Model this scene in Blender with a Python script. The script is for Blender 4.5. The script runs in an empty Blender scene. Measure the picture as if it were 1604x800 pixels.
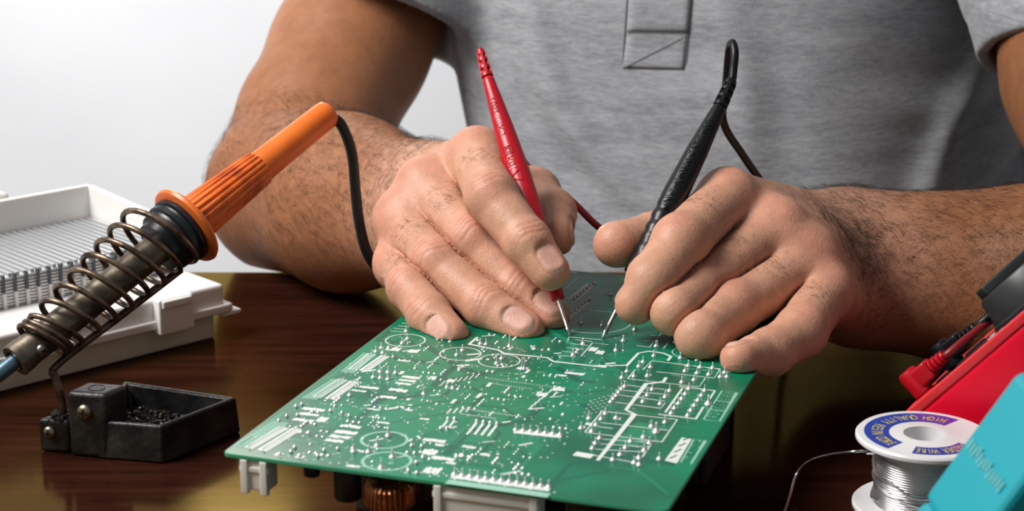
import bpy, bmesh, math, random
import numpy as np
from mathutils import Vector, Matrix
from mathutils.bvhtree import BVHTree

SC = bpy.context.scene
COL = SC.collection
random.seed(7)
RNG = np.random.default_rng(7)

# ------------------------------------------------------------------ camera, world, lights, exposure
FPX = 2887.0                       # focal length in pixels of the 1604 x 800 frame
PITCH = math.radians(15.5)
CAMZ = 0.292                       # lens height over the table top (metres)
cam_d = bpy.data.cameras.new('camera')
cam_d.sensor_width = 36.0
cam_d.lens = FPX / 1604.0 * 36.0
cam_d.clip_start = 0.02
cam_d.clip_end = 30
cam_d.dof.use_dof = True
cam_d.dof.focus_distance = 0.80
cam_d.dof.aperture_fstop = 15.0
cam = bpy.data.objects.new('camera', cam_d)
COL.objects.link(cam)
cam.location = (0, 0, CAMZ)
cam.rotation_euler = (math.pi / 2 - PITCH, 0, 0)
SC.camera = cam

world = bpy.data.worlds.new('room_light')
SC.world = world
world.use_nodes = True
world.node_tree.nodes['Background'].inputs[0].default_value = (0.93, 0.96, 1.0, 1)
world.node_tree.nodes['Background'].inputs[1].default_value = 0.15

def area_light(name, loc, target, size, power, color=(1, 1, 1), size_y=None):
    l = bpy.data.lights.new(name, 'AREA')
    l.energy = power
    l.color = color
    l.size = size
    if size_y:
        l.shape = 'RECTANGLE'
        l.size_y = size_y
    o = bpy.data.objects.new(name, l)
    COL.objects.link(o)
    o.location = loc
    o.rotation_euler = (Vector(target) - Vector(loc)).to_track_quat('-Z', 'Y').to_euler()
    return o

area_light('window_softbox', (-0.88, 0.60, 1.12), (0.02, 0.85, 0.05), 0.66, 29.0, (1.0, 0.97, 0.93))
area_light('added_wall_fill', (-0.45, 1.30, 0.34), (-0.32, 1.95, -0.08), 0.50, 4.6, (0.97, 0.98, 1.0))  # added fill lamp, only there to brighten the visible back wall
area_light('rear_window', (-0.305, 1.92, 0.52), (-0.25, 0.8, 0.15), 0.11, 1.7, (1.0, 0.95, 0.85), 0.55)

SC.view_settings.view_transform = 'Standard'
SC.view_settings.look = 'None'
SC.view_settings.exposure = 0.0
SC.view_settings.gamma = 1.0
SC.view_settings.use_curve_mapping = False

# ------------------------------------------------------------------ measuring helpers
CP, SP = math.cos(PITCH), math.sin(PITCH)
C0 = np.array([0, 0, CAMZ]); RT = np.array([1.0, 0, 0]); UP = np.array([0, SP, CP]); FW = np.array([0, CP, -SP])
BZ = 0.045                          # board upper face over the table

def P(u, v, d):
    """measured point: photo pixel and distance -> world"""
    return C0 + d * (FW + (u - 802.0) / FPX * RT + (400.0 - v) / FPX * UP)

def PZ(u, v, z=0.0):
    """measured point on the horizontal plane at height z"""
    r = FW + (u - 802.0) / FPX * RT + (400.0 - v) / FPX * UP
    return C0 + r * ((z - CAMZ) / r[2])

def nrm(a):
    a = np.asarray(a, float)
    return a / max(1e-12, np.linalg.norm(a))

# ------------------------------------------------------------------ materials
def mat(name, color, rough=0.5, metal=0.0, spec=0.5, **kw):
    m = bpy.data.materials.new(name)
    m.use_nodes = True
    b = m.node_tree.nodes['Principled BSDF']
    b.inputs['Base Color'].default_value = (*color, 1)
    b.inputs['Roughness'].default_value = rough
    b.inputs['Metallic'].default_value = metal
    b.inputs['Specular IOR Level'].default_value = spec
    for k, v in kw.items():
        b.inputs[k.replace('_', ' ')].default_value = v
    return m

def nd(m, kind, **inp):
    n = m.node_tree.nodes.new(kind)
    for k, v in inp.items():
        if hasattr(n, k) and k not in n.inputs:
            setattr(n, k, v)
        else:
            n.inputs[k].default_value = v
    return n

def ln(m, a, ao, b, bi):
    m.node_tree.links.new(a.outputs[ao], b.inputs[bi])

def noise_color(m, c1, c2, scale, stretch=(1, 1, 1), detail=4, lo=0.35, hi=0.65, coord='Object', rough=0.55):
    b = m.node_tree.nodes['Principled BSDF']
    tc = nd(m, 'ShaderNodeTexCoord')
    mp = nd(m, 'ShaderNodeMapping')
    mp.inputs['Scale'].default_value = stretch
    nz = nd(m, 'ShaderNodeTexNoise', Scale=scale, Detail=detail, Roughness=rough)
    cr = nd(m, 'ShaderNodeValToRGB')
    cr.color_ramp.elements[0].position = lo
    cr.color_ramp.elements[1].position = hi
    cr.color_ramp.elements[0].color = (*c1, 1)
    cr.color_ramp.elements[1].color = (*c2, 1)
    ln(m, tc, coord, mp, 'Vector'); ln(m, mp, 'Vector', nz, 'Vector')
    ln(m, nz, 'Fac', cr, 'Fac'); ln(m, cr, 'Color', b, 'Base Color')
    return tc, mp, nz, cr

def bump(m, scale, strength, dist=0.001, kind='noise', stretch=(1, 1, 1), coord='Object', detail=3):
    b = m.node_tree.nodes['Principled BSDF']
    tc = nd(m, 'ShaderNodeTexCoord')
    mp = nd(m, 'ShaderNodeMapping')
    mp.inputs['Scale'].default_value = stretch
    if kind == 'voronoi':
        nz = nd(m, 'ShaderNodeTexVoronoi', Scale=scale); out = 'Distance'
    else:
        nz = nd(m, 'ShaderNodeTexNoise', Scale=scale, Detail=detail); out = 'Fac'
    bp = nd(m, 'ShaderNodeBump', Strength=strength, Distance=dist)
    ln(m, tc, coord, mp, 'Vector'); ln(m, mp, 'Vector', nz, 'Vector'); ln(m, nz, out, bp, 'Height')
    old = b.inputs['Normal'].links
    if old:
        m.node_tree.links.new(old[0].from_socket, bp.inputs['Normal'])
    ln(m, bp, 'Normal', b, 'Normal')
    return bp

# ------------------------------------------------------------------ objects
def link(name, me, material=None, parent=None, smooth=True):
    o = bpy.data.objects.new(name, me)
    COL.objects.link(o)
    if material is not None:
        me.materials.append(material)
    if smooth and len(me.polygons):
        me.polygons.foreach_set('use_smooth', np.ones(len(me.polygons), bool))
    if parent is not None:
        o.parent = parent
        o.matrix_parent_inverse = Matrix.Translation(-Vector(parent.location)) if parent.type == 'EMPTY' else Matrix.Identity(4)
    return o

def empty(name, loc, label, cat, group=None):
    o = bpy.data.objects.new(name, None)
    COL.objects.link(o)
    o.location = Vector(loc)
    o.empty_display_size = 0.01
    return tag(o, label, cat, group)

def tag(o, label=None, cat=None, group=None, kind=None):
    if label: o['label'] = label
    if cat: o['category'] = cat
    if group: o['group'] = group
    if kind: o['kind'] = kind
    return o

class MB:
    """collects shapes that become ONE mesh"""
    def __init__(self):
        self.v = []; self.f = []; self.n = 0
    def add(self, verts, faces):
        o = self.n
        self.v.extend([tuple(map(float, p)) for p in verts])
        self.f.extend([tuple(i + o for i in f) for f in faces])
        self.n += len(verts)
        return self
    def box(self, c, ax, ay, az, bev=0.0):
        """box with centre c and half-axes ax, ay, az (vectors); bev cuts the twelve edges"""
        c, ax, ay, az = (np.asarray(q, float) for q in (c, ax, ay, az))
        if bev <= 0:
            vs = [c + sx * ax + sy * ay + sz * az for sz in (-1, 1) for sy in (-1, 1) for sx in (-1, 1)]
            return self.add(vs, [(0, 2, 3, 1), (4, 5, 7, 6), (0, 1, 5, 4), (2, 6, 7, 3), (0, 4, 6, 2), (1, 3, 7, 5)])
        bm = bmesh.new()
        bmesh.ops.create_cube(bm, size=2.0)
        L = [np.linalg.norm(q) for q in (ax, ay, az)]
        for q in bm.verts:
            q.co = Vector((q.co.x * L[0], q.co.y * L[1], q.co.z * L[2]))
        bmesh.ops.bevel(bm, geom=bm.edges[:], offset=min(bev, min(L) * 0.95), segments=3, profile=0.6, affect='EDGES')
        u = [nrm(ax), nrm(ay), nrm(az)]
        bm.verts.index_update()
        vs = [c + q.co.x * u[0] + q.co.y * u[1] + q.co.z * u[2] for q in bm.verts]
        fs = [[q.index for q in f.verts] for f in bm.faces]
        if np.dot(np.cross(u[0], u[1]), u[2]) < 0:
            fs = [f[::-1] for f in fs]
        bm.free()
        return self.add(vs, fs)
    def prism(self, poly, up):
        """closed polygon (list of points, counter-clockwise seen from the tip of up) extruded by up"""
        poly = [np.asarray(q, float) for q in poly]; up = np.asarray(up, float); n = len(poly)
        vs = poly + [q + up for q in poly]
        fs = [tuple(range(n))[::-1], tuple(range(n, 2 * n))]
        fs += [(i, (i + 1) % n, n + (i + 1) % n, n + i) for i in range(n)]
        return self.add(vs, fs)
    def tube(self, pts, r, seg=12, caps=True, closed=False):
        pts = [np.asarray(q, float) for q in pts]; n = len(pts)
        rr = [r] * n if np.isscalar(r) else list(r)
        T = []
        for i in range(n):
            if closed: T.append(nrm(pts[(i + 1) % n] - pts[i - 1]))
            else: T.append(nrm(pts[min(i + 1, n - 1)] - pts[max(i - 1, 0)]))
        a = nrm(np.cross(T[0], [0.31, 0.17, 0.93]))
        vs = []
        for i in range(n):
            a = nrm(a - T[i] * np.dot(a, T[i])); b = np.cross(T[i], a)
            for k in range(seg):
                t = 2 * math.pi * k / seg
                vs.append(pts[i] + rr[i] * (math.cos(t) * a + math.sin(t) * b))
        fs = []
        for i in range(n if closed else n - 1):
            j = (i + 1) % n
            for k in range(seg):
                m = (k + 1) % seg
                fs.append((i * seg + k, i * seg + m, j * seg + m, j * seg + k))
        if caps and not closed:
            fs.append(tuple(range(seg))[::-1]); fs.append(tuple((n - 1) * seg + k for k in range(seg)))
        return self.add(vs, fs)
    def lathe(self, base, axis, prof, seg=40, caps=True, ripple=None, side=None):
        """profile [(t along axis, radius), ...] revolved about axis through base"""
        base = np.asarray(base, float); axis = nrm(axis)
        a = nrm(np.cross(axis, side if side is not None else ([0, 0, 1] if abs(axis[2]) < 0.9 else [1, 0, 0]))); b = np.cross(axis, a)
        vs = []
        for i, (t, r) in enumerate(prof):
            for k in range(seg):
                th = 2 * math.pi * k / seg
                q = r if ripple is None else ripple(i, t, r, th)
                vs.append(base + axis * t + q * (math.cos(th) * a + math.sin(th) * b))
        fs = []
        for i in range(len(prof) - 1):
            for k in range(seg):
                m = (k + 1) % seg
                fs.append((i * seg + k, i * seg + m, (i + 1) * seg + m, (i + 1) * seg + k))
        if caps:
            fs.append(tuple(range(seg))[::-1]); fs.append(tuple((len(prof) - 1) * seg + k for k in range(seg)))
        return self.add(vs, fs)
    def ball(self, c, r, seg=12, rings=8, sq=(1, 1, 1)):
        c = np.asarray(c, float); vs = [c + [0, 0, r * sq[2]]]; fs = []
        for i in range(1, rings):
            ph = math.pi * i / rings
            for k in range(seg):
                th = 2 * math.pi * k / seg
                vs.append(c + [r * sq[0] * math.sin(ph) * math.cos(th), r * sq[1] * math.sin(ph) * math.sin(th), r * sq[2] * math.cos(ph)])
        vs.append(c - [0, 0, r * sq[2]])
        for k in range(seg):
            m = (k + 1) % seg
            fs.append((0, 1 + k, 1 + m)); e = 1 + (rings - 2) * seg
            fs.append((len(vs) - 1, e + m, e + k))
            for i in range(rings - 2):
                fs.append((1 + i * seg + k, 1 + (i + 1) * seg + k, 1 + (i + 1) * seg + m, 1 + i * seg + m))
        return self.add(vs, fs)
    def mesh(self, name):
        me = bpy.data.meshes.new(name)
        me.from_pydata(self.v, [], self.f)
        me.update()
        return me
    def build(self, name, material, parent=None, smooth=True, sharp=40):
        me = self.mesh(name)
        o = link(name, me, material, parent, smooth)
        if smooth and sharp:
            me.set_sharp_from_angle(angle=math.radians(sharp))
        return o

def spline(pts, n=8, closed=False):
    """Catmull-Rom through points"""
    pts = [np.asarray(q, float) for q in pts]; out = []; m = len(pts)
    for i in range(m if closed else m - 1):
        if closed: p0, p1, p2, p3 = (pts[(i + k - 1) % m] for k in range(4))
        else: p0, p1, p2, p3 = pts[max(i - 1, 0)], pts[i], pts[i + 1], pts[min(i + 2, m - 1)]
        for k in range(n):
            t = k / n
            out.append(0.5 * (2 * p1 + (p2 - p0) * t + (2 * p0 - 5 * p1 + 4 * p2 - p3) * t * t + (3 * p1 - p0 - 3 * p2 + p3) * t ** 3))
    if not closed: out.append(pts[-1])
    return out

def text_mesh(body, size, extrude=0.0, spacing=1.0):
    """lettering as a mesh in its own xy plane, centred"""
    cu = bpy.data.curves.new('lettering', 'FONT')
    cu.body = body; cu.size = size; cu.extrude = extrude; cu.align_x = 'CENTER'; cu.align_y = 'CENTER'
    cu.resolution_u = 3; cu.space_character = spacing
    o = bpy.data.objects.new('lettering', cu)
    COL.objects.link(o)
    dg = bpy.context.evaluated_depsgraph_get()
    me = bpy.data.meshes.new_from_object(o.evaluated_get(dg))
    vs = [tuple(q.co) for q in me.vertices]; fs = [tuple(p.vertices) for p in me.polygons]
    bpy.data.objects.remove(o); bpy.data.curves.remove(cu); bpy.data.meshes.remove(me)
    return vs, fs

# ------------------------------------------------------------------ implicit surfaces -> one continuous mesh
F32 = np.float32
def smin(a, b, k):
    h = np.clip(0.5 + 0.5 * (b - a) / k, 0, 1)
    return b + (a - b) * h - k * h * (1 - h)

def rcone(p, a, b, r1, r2):
    """tapered capsule between spheres (a, r1), (b, r2)"""
    a = np.asarray(a, F32); ba = np.asarray(b, F32) - a
    pa = p - a
    t = np.clip(pa @ (ba / F32(ba @ ba)), 0, 1)
    pa -= t[:, None] * ba
    return np.sqrt(np.einsum('ij,ij->i', pa, pa)) - (F32(r1) + t * F32(r2 - r1))

def far_from(plo, phi, a, b, r, gap=0.03):
    """the chunk of sample points is further than gap from the cone's box"""
    return bool((np.minimum(a, b) - r - phi > gap).any() or (plo - np.maximum(a, b) - r > gap).any())

def sph(p, c, r):
    q = p - np.asarray(c, F32)
    return np.sqrt(np.einsum('ij,ij->i', q, q)) - F32(r)

def isosurface(sdf, lo, hi, h, margin=0.003, B=8, relax=2):
    """surface nets on the blocks the surface passes through"""
    lo = np.asarray(lo, float); hi = np.asarray(hi, float)
    nb = np.ceil((hi - lo) / (h * B)).astype(int)
    g = np.stack(np.meshgrid(*[np.arange(k) for k in nb], indexing='ij'), -1).reshape(-1, 3)
    mo = np.zeros(len(g), np.int64)                     # Morton order keeps each chunk compact
    for bit in range(8):
        for c in range(3):
            mo |= ((g[:, c] >> bit) & 1) << (3 * bit + c)
    g = g[np.argsort(mo)]
    ctr = (lo + (g + 0.5) * h * B).astype(F32)
    dv = np.concatenate([sdf(c) for c in np.array_split(ctr, max(1, len(ctr) // 4096))])
    act = g[np.abs(dv) < 0.87 * h * B + margin]
    off = np.stack(np.meshgrid(*[np.arange(B + 1)] * 3, indexing='ij'), -1).reshape(-1, 3)
    N = nb * B + 2
    cid_all = []; pos_all = []; quads = []
    corner = np.array([(i, j, k) for i in (0, 1) for j in (0, 1) for k in (0, 1)])
    edges = [(a, b) for a in range(8) for b in range(a + 1, 8) if np.abs(corner[a] - corner[b]).sum() == 1]
    def cell_id(c):
        return ((c[:, 0] + 1) * N[1] + (c[:, 1] + 1)) * N[2] + (c[:, 2] + 1)
    for blk in np.array_split(act, max(1, len(act) // 128)):
        pts = (lo + (blk[:, None, :] * B + off[None]) * h).astype(F32)
        val = sdf(pts.reshape(-1, 3)).reshape(len(blk), B + 1, B + 1, B + 1)
        S = val < 0
        cnt = sum(S[:, i:i + B, j:j + B, k:k + B].astype(np.int8) for i, j, k in corner)
        w = np.argwhere((cnt > 0) & (cnt < 8))
        if not len(w): continue
        cv = np.stack([val[w[:, 0], w[:, 1] + i, w[:, 2] + j, w[:, 3] + k] for i, j, k in corner], 1)
        acc = np.zeros((len(w), 3)); num = np.zeros(len(w))
        for a, b in edges:
            mk = (cv[:, a] < 0) != (cv[:, b] < 0)
            t = np.where(mk, cv[:, a] / np.where(mk, cv[:, a] - cv[:, b], 1), 0)
            acc += mk[:, None] * (corner[a] + t[:, None] * (corner[b] - corner[a])); num += mk
        gc = blk[w[:, 0]] * B + w[:, 1:]
        cid_all.append(cell_id(gc)); pos_all.append(lo + (gc + acc / num[:, None]) * h)
        for ax in range(3):
            sl0 = [slice(None)] + [slice(0, B)] * 3; sl1 = list(sl0); sl1[ax + 1] = slice(1, B + 1)
            A = S[tuple(sl0)]; Bv = S[tuple(sl1)]
            e = np.argwhere(A != Bv)
            if not len(e): continue
            sgn = A[tuple(e.T)]
            ge = blk[e[:, 0]] * B + e[:, 1:]
            u, v = (ax + 1) % 3, (ax + 2) % 3
            du = np.zeros(3, int); du[u] = 1; dw = np.zeros(3, int); dw[v] = 1
            q = np.stack([cell_id(ge - du - dw), cell_id(ge - dw), cell_id(ge), cell_id(ge - du)], 1)
            q[~sgn] = q[~sgn][:, ::-1]
            quads.append(q)
    cid = np.concatenate(cid_all); pos = np.concatenate(pos_all); quads = np.concatenate(quads)
    o = np.argsort(cid); cid = cid[o]; pos = pos[o]
    ix = np.searchsorted(cid, quads); ix = np.clip(ix, 0, len(cid) - 1)
    ok = (cid[ix] == quads).all(1)
    ix = ix[ok]
    for _ in range(relax):
        s = np.zeros_like(pos); n = np.zeros(len(pos))
        for k in range(4):
            a, b = ix[:, k], ix[:, (k + 1) % 4]
            for c in range(3):
                s[:, c] += np.bincount(a, pos[b, c], len(pos))
            n += np.bincount(a, minlength=len(pos))
        pos = np.where(n[:, None] > 0, 0.5 * pos + 0.5 * s / np.maximum(n, 1)[:, None], pos)
    return pos, ix

def mesh_from_quads(name, pos, quads):
    me = bpy.data.meshes.new(name)
    me.vertices.add(len(pos)); me.vertices.foreach_set('co', pos.astype(F32).ravel())
    me.loops.add(quads.size); me.loops.foreach_set('vertex_index', quads.astype(np.int32).ravel())
    me.polygons.add(len(quads))
    me.polygons.foreach_set('loop_start', np.arange(0, quads.size, 4, dtype=np.int32))
    me.polygons.foreach_set('loop_total', np.full(len(quads), 4, np.int32))
    me.update(); me.validate()
    return me

# ================================================================== SETTING
m_wall = mat('wall_paint', (0.76, 0.765, 0.78), 0.85, spec=0.2)
noise_color(m_wall, (0.71, 0.715, 0.735), (0.78, 0.785, 0.80), 3.0, detail=3)
bump(m_wall, 60, 0.08, 0.002)
m_floor = mat('floor_tiles', (0.32, 0.30, 0.28), 0.6)
noise_color(m_floor, (0.26, 0.24, 0.22), (0.36, 0.33, 0.30), 8)

m_table = bpy.data.materials.new('lacquered_wood')
m_table.use_nodes = True
def table_nodes(m):
    nt = m.node_tree; nt.nodes.clear()
    out = nt.nodes.new('ShaderNodeOutputMaterial')
    tc = nd(m, 'ShaderNodeTexCoord'); mp = nd(m, 'ShaderNodeMapping')
    mp.inputs['Scale'].default_value = (3.0, 34.0, 3.0)
    mp.inputs['Rotation'].default_value = (0, 0, 0.30)
    nz = nd(m, 'ShaderNodeTexNoise', Scale=3.0, Detail=7.0, Roughness=0.62)
    cr = nd(m, 'ShaderNodeValToRGB')
    cr.color_ramp.elements[0].position = 0.32; cr.color_ramp.elements[0].color = (0.0105, 0.0036, 0.0026, 1)
    cr.color_ramp.elements[1].position = 0.70; cr.color_ramp.elements[1].color = (0.045, 0.0125, 0.0075, 1)
    ln(m, tc, 'Object', mp, 'Vector'); ln(m, mp, 'Vector', nz, 'Vector'); ln(m, nz, 'Fac', cr, 'Fac')
    df = nd(m, 'ShaderNodeBsdfDiffuse'); ln(m, cr, 'Color', df, 'Color')
    gl = nd(m, 'ShaderNodeBsdfGlossy', Roughness=0.10)
    gl.inputs['Color'].default_value = (1.0, 0.72, 0.22, 1)       # amber lacquer
    rn = nd(m, 'ShaderNodeTexNoise', Scale=14.0, Detail=3.0)
    rr = nd(m, 'ShaderNodeMapRange'); rr.inputs['To Min'].default_value = 0.06; rr.inputs['To Max'].default_value = 0.20
    ln(m, tc, 'Object', rn, 'Vector'); ln(m, rn, 'Fac', rr, 'Value'); ln(m, rr, 'Result', gl, 'Roughness')
    fr = nd(m, 'ShaderNodeFresnel', IOR=1.15)
    bp = nd(m, 'ShaderNodeBump', Strength=0.05, Distance=0.0004); ln(m, nz, 'Fac', bp, 'Height')
    ln(m, bp, 'Normal', gl, 'Normal')
    mx = nd(m, 'ShaderNodeMixShader'); ln(m, fr, 'Fac', mx, 0)
    nt.links.new(df.outputs[0], mx.inputs[1]); nt.links.new(gl.outputs[0], mx.inputs[2])
    nt.links.new(mx.outputs[0], out.inputs[0])
table_nodes(m_table)

WALL_Y = 1.95
tag(MB().box((0, WALL_Y + 0.05, 0.75), (3.0, 0, 0), (0, 0.05, 0), (0, 0, 1.5)).build('wall_back', m_wall, smooth=False), kind='structure')
tag(MB().box((0, 0.4, -0.80), (3.0, 0, 0), (0, 2.2, 0), (0, 0, 0.05)).build('floor', m_floor, smooth=False), kind='structure')

TABLE_EDGE = 1.02
table = empty('work_table', (0, 0.35, 0), 'dark brown lacquered wooden table under the circuit board and tools', 'table')
MB().box((0.0, (TABLE_EDGE - 0.45) / 2, -0.0175), (1.0, 0, 0), (0, (TABLE_EDGE + 0.45) / 2, 0), (0, 0, 0.0175), 0.004).build('table_top', m_table, table)
for sx in (-0.9, 0.9):
    for yy in (-0.35, 0.93):
        MB().box((sx, yy, -0.3925), (0.03, 0, 0), (0, 0.03, 0), (0, 0, 0.3575), 0.004).build('leg', m_table, table)

# ================================================================== PERSON
CAMV = -FW
def hint(r, u, c):
    """direction given as right / up / towards the lens"""
    return nrm(r * RT + u * UP + c * CAMV)

class Finger:
    crease = 1.0
    def __init__(s, pts, rad, hints, nail=True):
        s.p = [P(*q) for q in pts]; s.r = [q * 0.001 for q in rad]
        s.n = []
        for i in range(3):
            a = nrm(s.p[i + 1] - s.p[i]); h = hints[min(i, len(hints) - 1)]
            s.n.append(nrm(h - a * np.dot(a, h)))
        s.nail = nail
        s.lo = np.min(s.p, 0) - 0.03; s.hi = np.max(s.p, 0) + 0.03

# ---- right hand (left in the picture), holding the red probe
RH = dict(
    fingers=[
        Finger([(748, 246, .866), (770, 309, .822), (826, 379, .807), (861, 424, .801)], (13.2, 11.6, 10.2, 8.8), [hint(-.2, .6, 1), hint(-.1, .7, 1), hint(.35, .55, 1)]),
        Finger([(668, 292, .872), (741, 378, .836), (812, 455, .822), (862, 494, .814)], (13.4, 11.8, 10.2, 8.8), [hint(-.3, .6, 1), hint(-.2, .7, 1), hint(.55, .2, .9)]),
        Finger([(630, 345, .868), (683, 412, .832), (762, 480, .814), (822, 517, .803)], (12.8, 11.0, 10.0, 8.8), [hint(-.4, .5, 1), hint(-.25, .7, 1), hint(.18, .35, 1)]),
        Finger([(628, 414, .858), (644, 452, .828), (672, 492, .812), (705, 526, .800)], (11.6, 10.0, 9.4, 8.4), [hint(-.6, .3, 1), hint(-.5, .5, 1), hint(-.38, .12, 1)]),
    ],
    thumb=Finger([(742, 332, .925), (834, 304, .886), (866, 332, .860), (872, 370, .840)], (17.0, 12.2, 10.4, 8.9), [hint(.8, .5, 0), hint(.9, .3, -.3)], nail=True),
    wrist=P(668, 338, .938), wside=nrm(P(668, 430, .93) - P(668, 250, .945)),
    elbow=P(454, 302, 1.075), arm=[(452, 296, 1.085), (494, 190, 1.115), (546, 82, 1.15), (636, -90, 1.20)], arm_r=[40, 43, 45, 52],
    fore_r=(27.0, 39.0),
)
# ---- left hand (right in the picture), holding the black probe
LH = dict(
    fingers=[
        Finger([(1140, 312, .832), (1066, 381, .799), (1022, 440, .787), (996, 475, .787)], (13.2, 11.9, 11.0, 9.3), [hint(-.5, .6, 1), hint(-.7, .3, 1), hint(-1, -.45, -.25)]),
        Finger([(1214, 358, .829), (1092, 452, .800), (1058, 487, .780), (1072, 492, .803)], (13.0, 11.2, 10.0, 8.2), [hint(-.3, .7, 1), hint(-.7, .3, 1), hint(-.6, -.5, .6)], nail=False),
        Finger([(1268, 408, .826), (1148, 484, .796), (1098, 526, .772), (1110, 528, .795)], (12.6, 11.2, 10.2, 8.2), [hint(-.2, .7, 1), hint(-.5, .4, 1), hint(-.6, -.5, .6)], nail=False),
        Finger([(1292, 458, .818), (1255, 519, .787), (1206, 552, .772), (1158, 561, .756)], (12.0, 10.8, 9.8, 8.0), [hint(0, .5, 1), hint(-.1, .5, 1), hint(-.5, .75, .35)]),
    ],
    thumb=Finger([(1190, 398, .882), (1092, 376, .852), (1028, 374, .832), (966, 382, .818)], (17.0, 13.2, 11.8, 10.6), [hint(-.1, 1, -.2), hint(-.2, .9, -.5)]),
    wrist=P(1338, 418, .886), wside=nrm(P(1345, 500, .87) - P(1325, 330, .89)),
    elbow=P(1960, 478, .862), arm=[(1950, 470, .872), (1790, 292, .945), (1738, 110, 1.0), (1715, -70, 1.05)], arm_r=[44, 49, 53, 60],
    fore_r=(28.0, 41.0),
)

for f_ in LH['fingers']: f_.crease = 0.45

def finger_d(p, f):
    d = rcone(p, f.p[0], f.p[1], f.r[0], f.r[1])
    d = smin(d, rcone(p, f.p[1], f.p[2], f.r[1], f.r[2]), 0.0035)
    d = smin(d, rcone(p, f.p[2], f.p[3], f.r[2], f.r[3]), 0.003)
    # knuckle caps
    n1 = nrm(f.n[0] + f.n[1]); n2 = nrm(f.n[1] + f.n[2])
    d = smin(d, sph(p, f.p[1] + n1 * f.r[1] * 0.22, f.r[1] * 0.90), 0.004)
    d = smin(d, sph(p, f.p[2] + n2 * f.r[2] * 0.10, f.r[2] * 0.93), 0.003)
    # skin creases over the joints
    for c, n, r, a0, a1, amp, offs in ((f.p[1], n1, f.r[1], f.p[0], f.p[2], 0.00055, (-0.0042, -0.0017, 0.0010, 0.0038)), (f.p[2], n2, f.r[2], f.p[1], f.p[3], 0.00065, (-0.0024, 0.0002, 0.0026))):
        if c is f.p[2] and not f.nail: continue
        q = p - c.astype(F32)
        near = np.einsum('ij,ij->i', q, q) < (r * 2.2) ** 2
        if near.any():
            qq = q[near]; a = nrm(a1 - a0).astype(F32); s = np.cross(a, n).astype(F32)
            t = qq @ a; l = qq @ s; hgt = qq @ n.astype(F32)
            bow = t + 0.0016 * np.sin(l * 420 + c[0] * 900) * 0.5 - 9.0 * l * l
            w = np.clip(hgt / r * 1.6, 0, 1) * np.clip(1.25 - np.abs(l) / (r * 0.85), 0, 1)
            g = sum(np.exp(-((bow - o) / 0.00062) ** 2) for o in offs)
            d[near] += (amp * f.crease * w * g).astype(F32)
    if f.nail:
        a = nrm(f.p[3] - f.p[2]); n = f.n[2]; s = np.cross(a, n)
        L = np.linalg.norm(f.p[3] - f.p[2]); r = f.r[3]
        q = p - f.p[3].astype(F32)
        near = np.einsum('ij,ij->i', q, q) < (0.024) ** 2
        if near.any():
            qq = q[near]; t = qq @ a.astype(F32); l = qq @ s.astype(F32); hgt = qq @ n.astype(F32)
            e = nail_field(t, l, r)
            up = hgt > 0.15 * r
            dn = d[near]
            flat = np.sqrt((hgt + 0.45 * r) ** 2 + (0.72 * l) ** 2) - 1.36 * r       # flatter plate
            dn = np.where(up & (e < 0), np.maximum(dn, flat.astype(F32)), dn)
            dn += np.where(up, 0.00050 * np.exp(-(e / 0.00065) ** 2), 0).astype(F32)
            d[near] = dn
    return d

def nail_field(t, l, r):
    """<0 inside the nail outline; t along the finger from the tip centre, l across"""
    hw = 0.62 * r; c0 = -0.22 * r
    x = np.abs(l) - hw; y = np.abs(t - c0) - 0.86 * r
    rad = 0.0050
    ox = np.maximum(x + rad, 0); oy = np.maximum(y + rad, 0)
    return np.sqrt(ox * ox + oy * oy) + np.minimum(np.maximum(x + rad, y + rad), 0) - rad

def arm_parts(H):
    W = H['wrist']; ws = H['wside']; E = H['elbow']; r0, r1 = H['fore_r']
    prims = []
    r0 *= .001; r1 *= .001
    M = W + (E - W) * 0.55
    dn = np.array([0, 0, -1.0])
    for s in (-1, 1):
        prims.append((W + ws * s * 0.0105, M + ws * s * 0.013, r0 * 0.88, r1 * 0.86, 0.02))
    prims.append((W, E, r0 * 0.9, r1, 0.02))
    prims.append((M, E, r1 * 0.96, r1 * 1.02, 0.03))
    ar = [P(*q) for q in H['arm']]; rr = [q * .001 for q in H['arm_r']]
    for i in range(3):
        prims.append((ar[i], ar[i + 1], rr[i], rr[i + 1], 0.022))
    return prims

# what the flesh presses against: table top, board, probe bodies
A_, B_, D_ = PZ(347, 709, BZ), PZ(1038, 800, BZ), PZ(752, 410, BZ)
BX = nrm(B_ - A_); BY = np.array((-BX[1], BX[0], 0)); BW = 0.1655; BL = float(np.dot(D_ - A_, BY))
red_tip, red_top = P(893, 527, .798), P(764, 122, .856)
blk_tip, blk_top = P(943, 530, .795), P(1127, 168, .832)
RH['probe'] = (red_tip, red_top); LH['probe'] = (blk_tip, blk_top)
def pressed(p, d, H):
    d = np.maximum(d, F32(0.0004) - p[:, 2])
    q = p - A_.astype(F32); s = q @ BX.astype(F32); t = q @ BY.astype(F32)
    box = np.maximum(np.maximum(np.abs(s - F32(BW / 2)) - F32(BW / 2), np.abs(t - F32(BL / 2)) - F32(BL / 2)), p[:, 2] - F32(BZ + 0.0001))
    d = np.maximum(d, -box)
    a, b = H['probe']
    d = np.maximum(d, -rcone(p, a + (b - a) * 0.15, a + (b - a) * 0.45, 0.0028, 0.0050))
    return np.maximum(d, -rcone(p, a + (b - a) * 0.45, a + (b - a) * 0.70, 0.0050, 0.0052))

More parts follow.
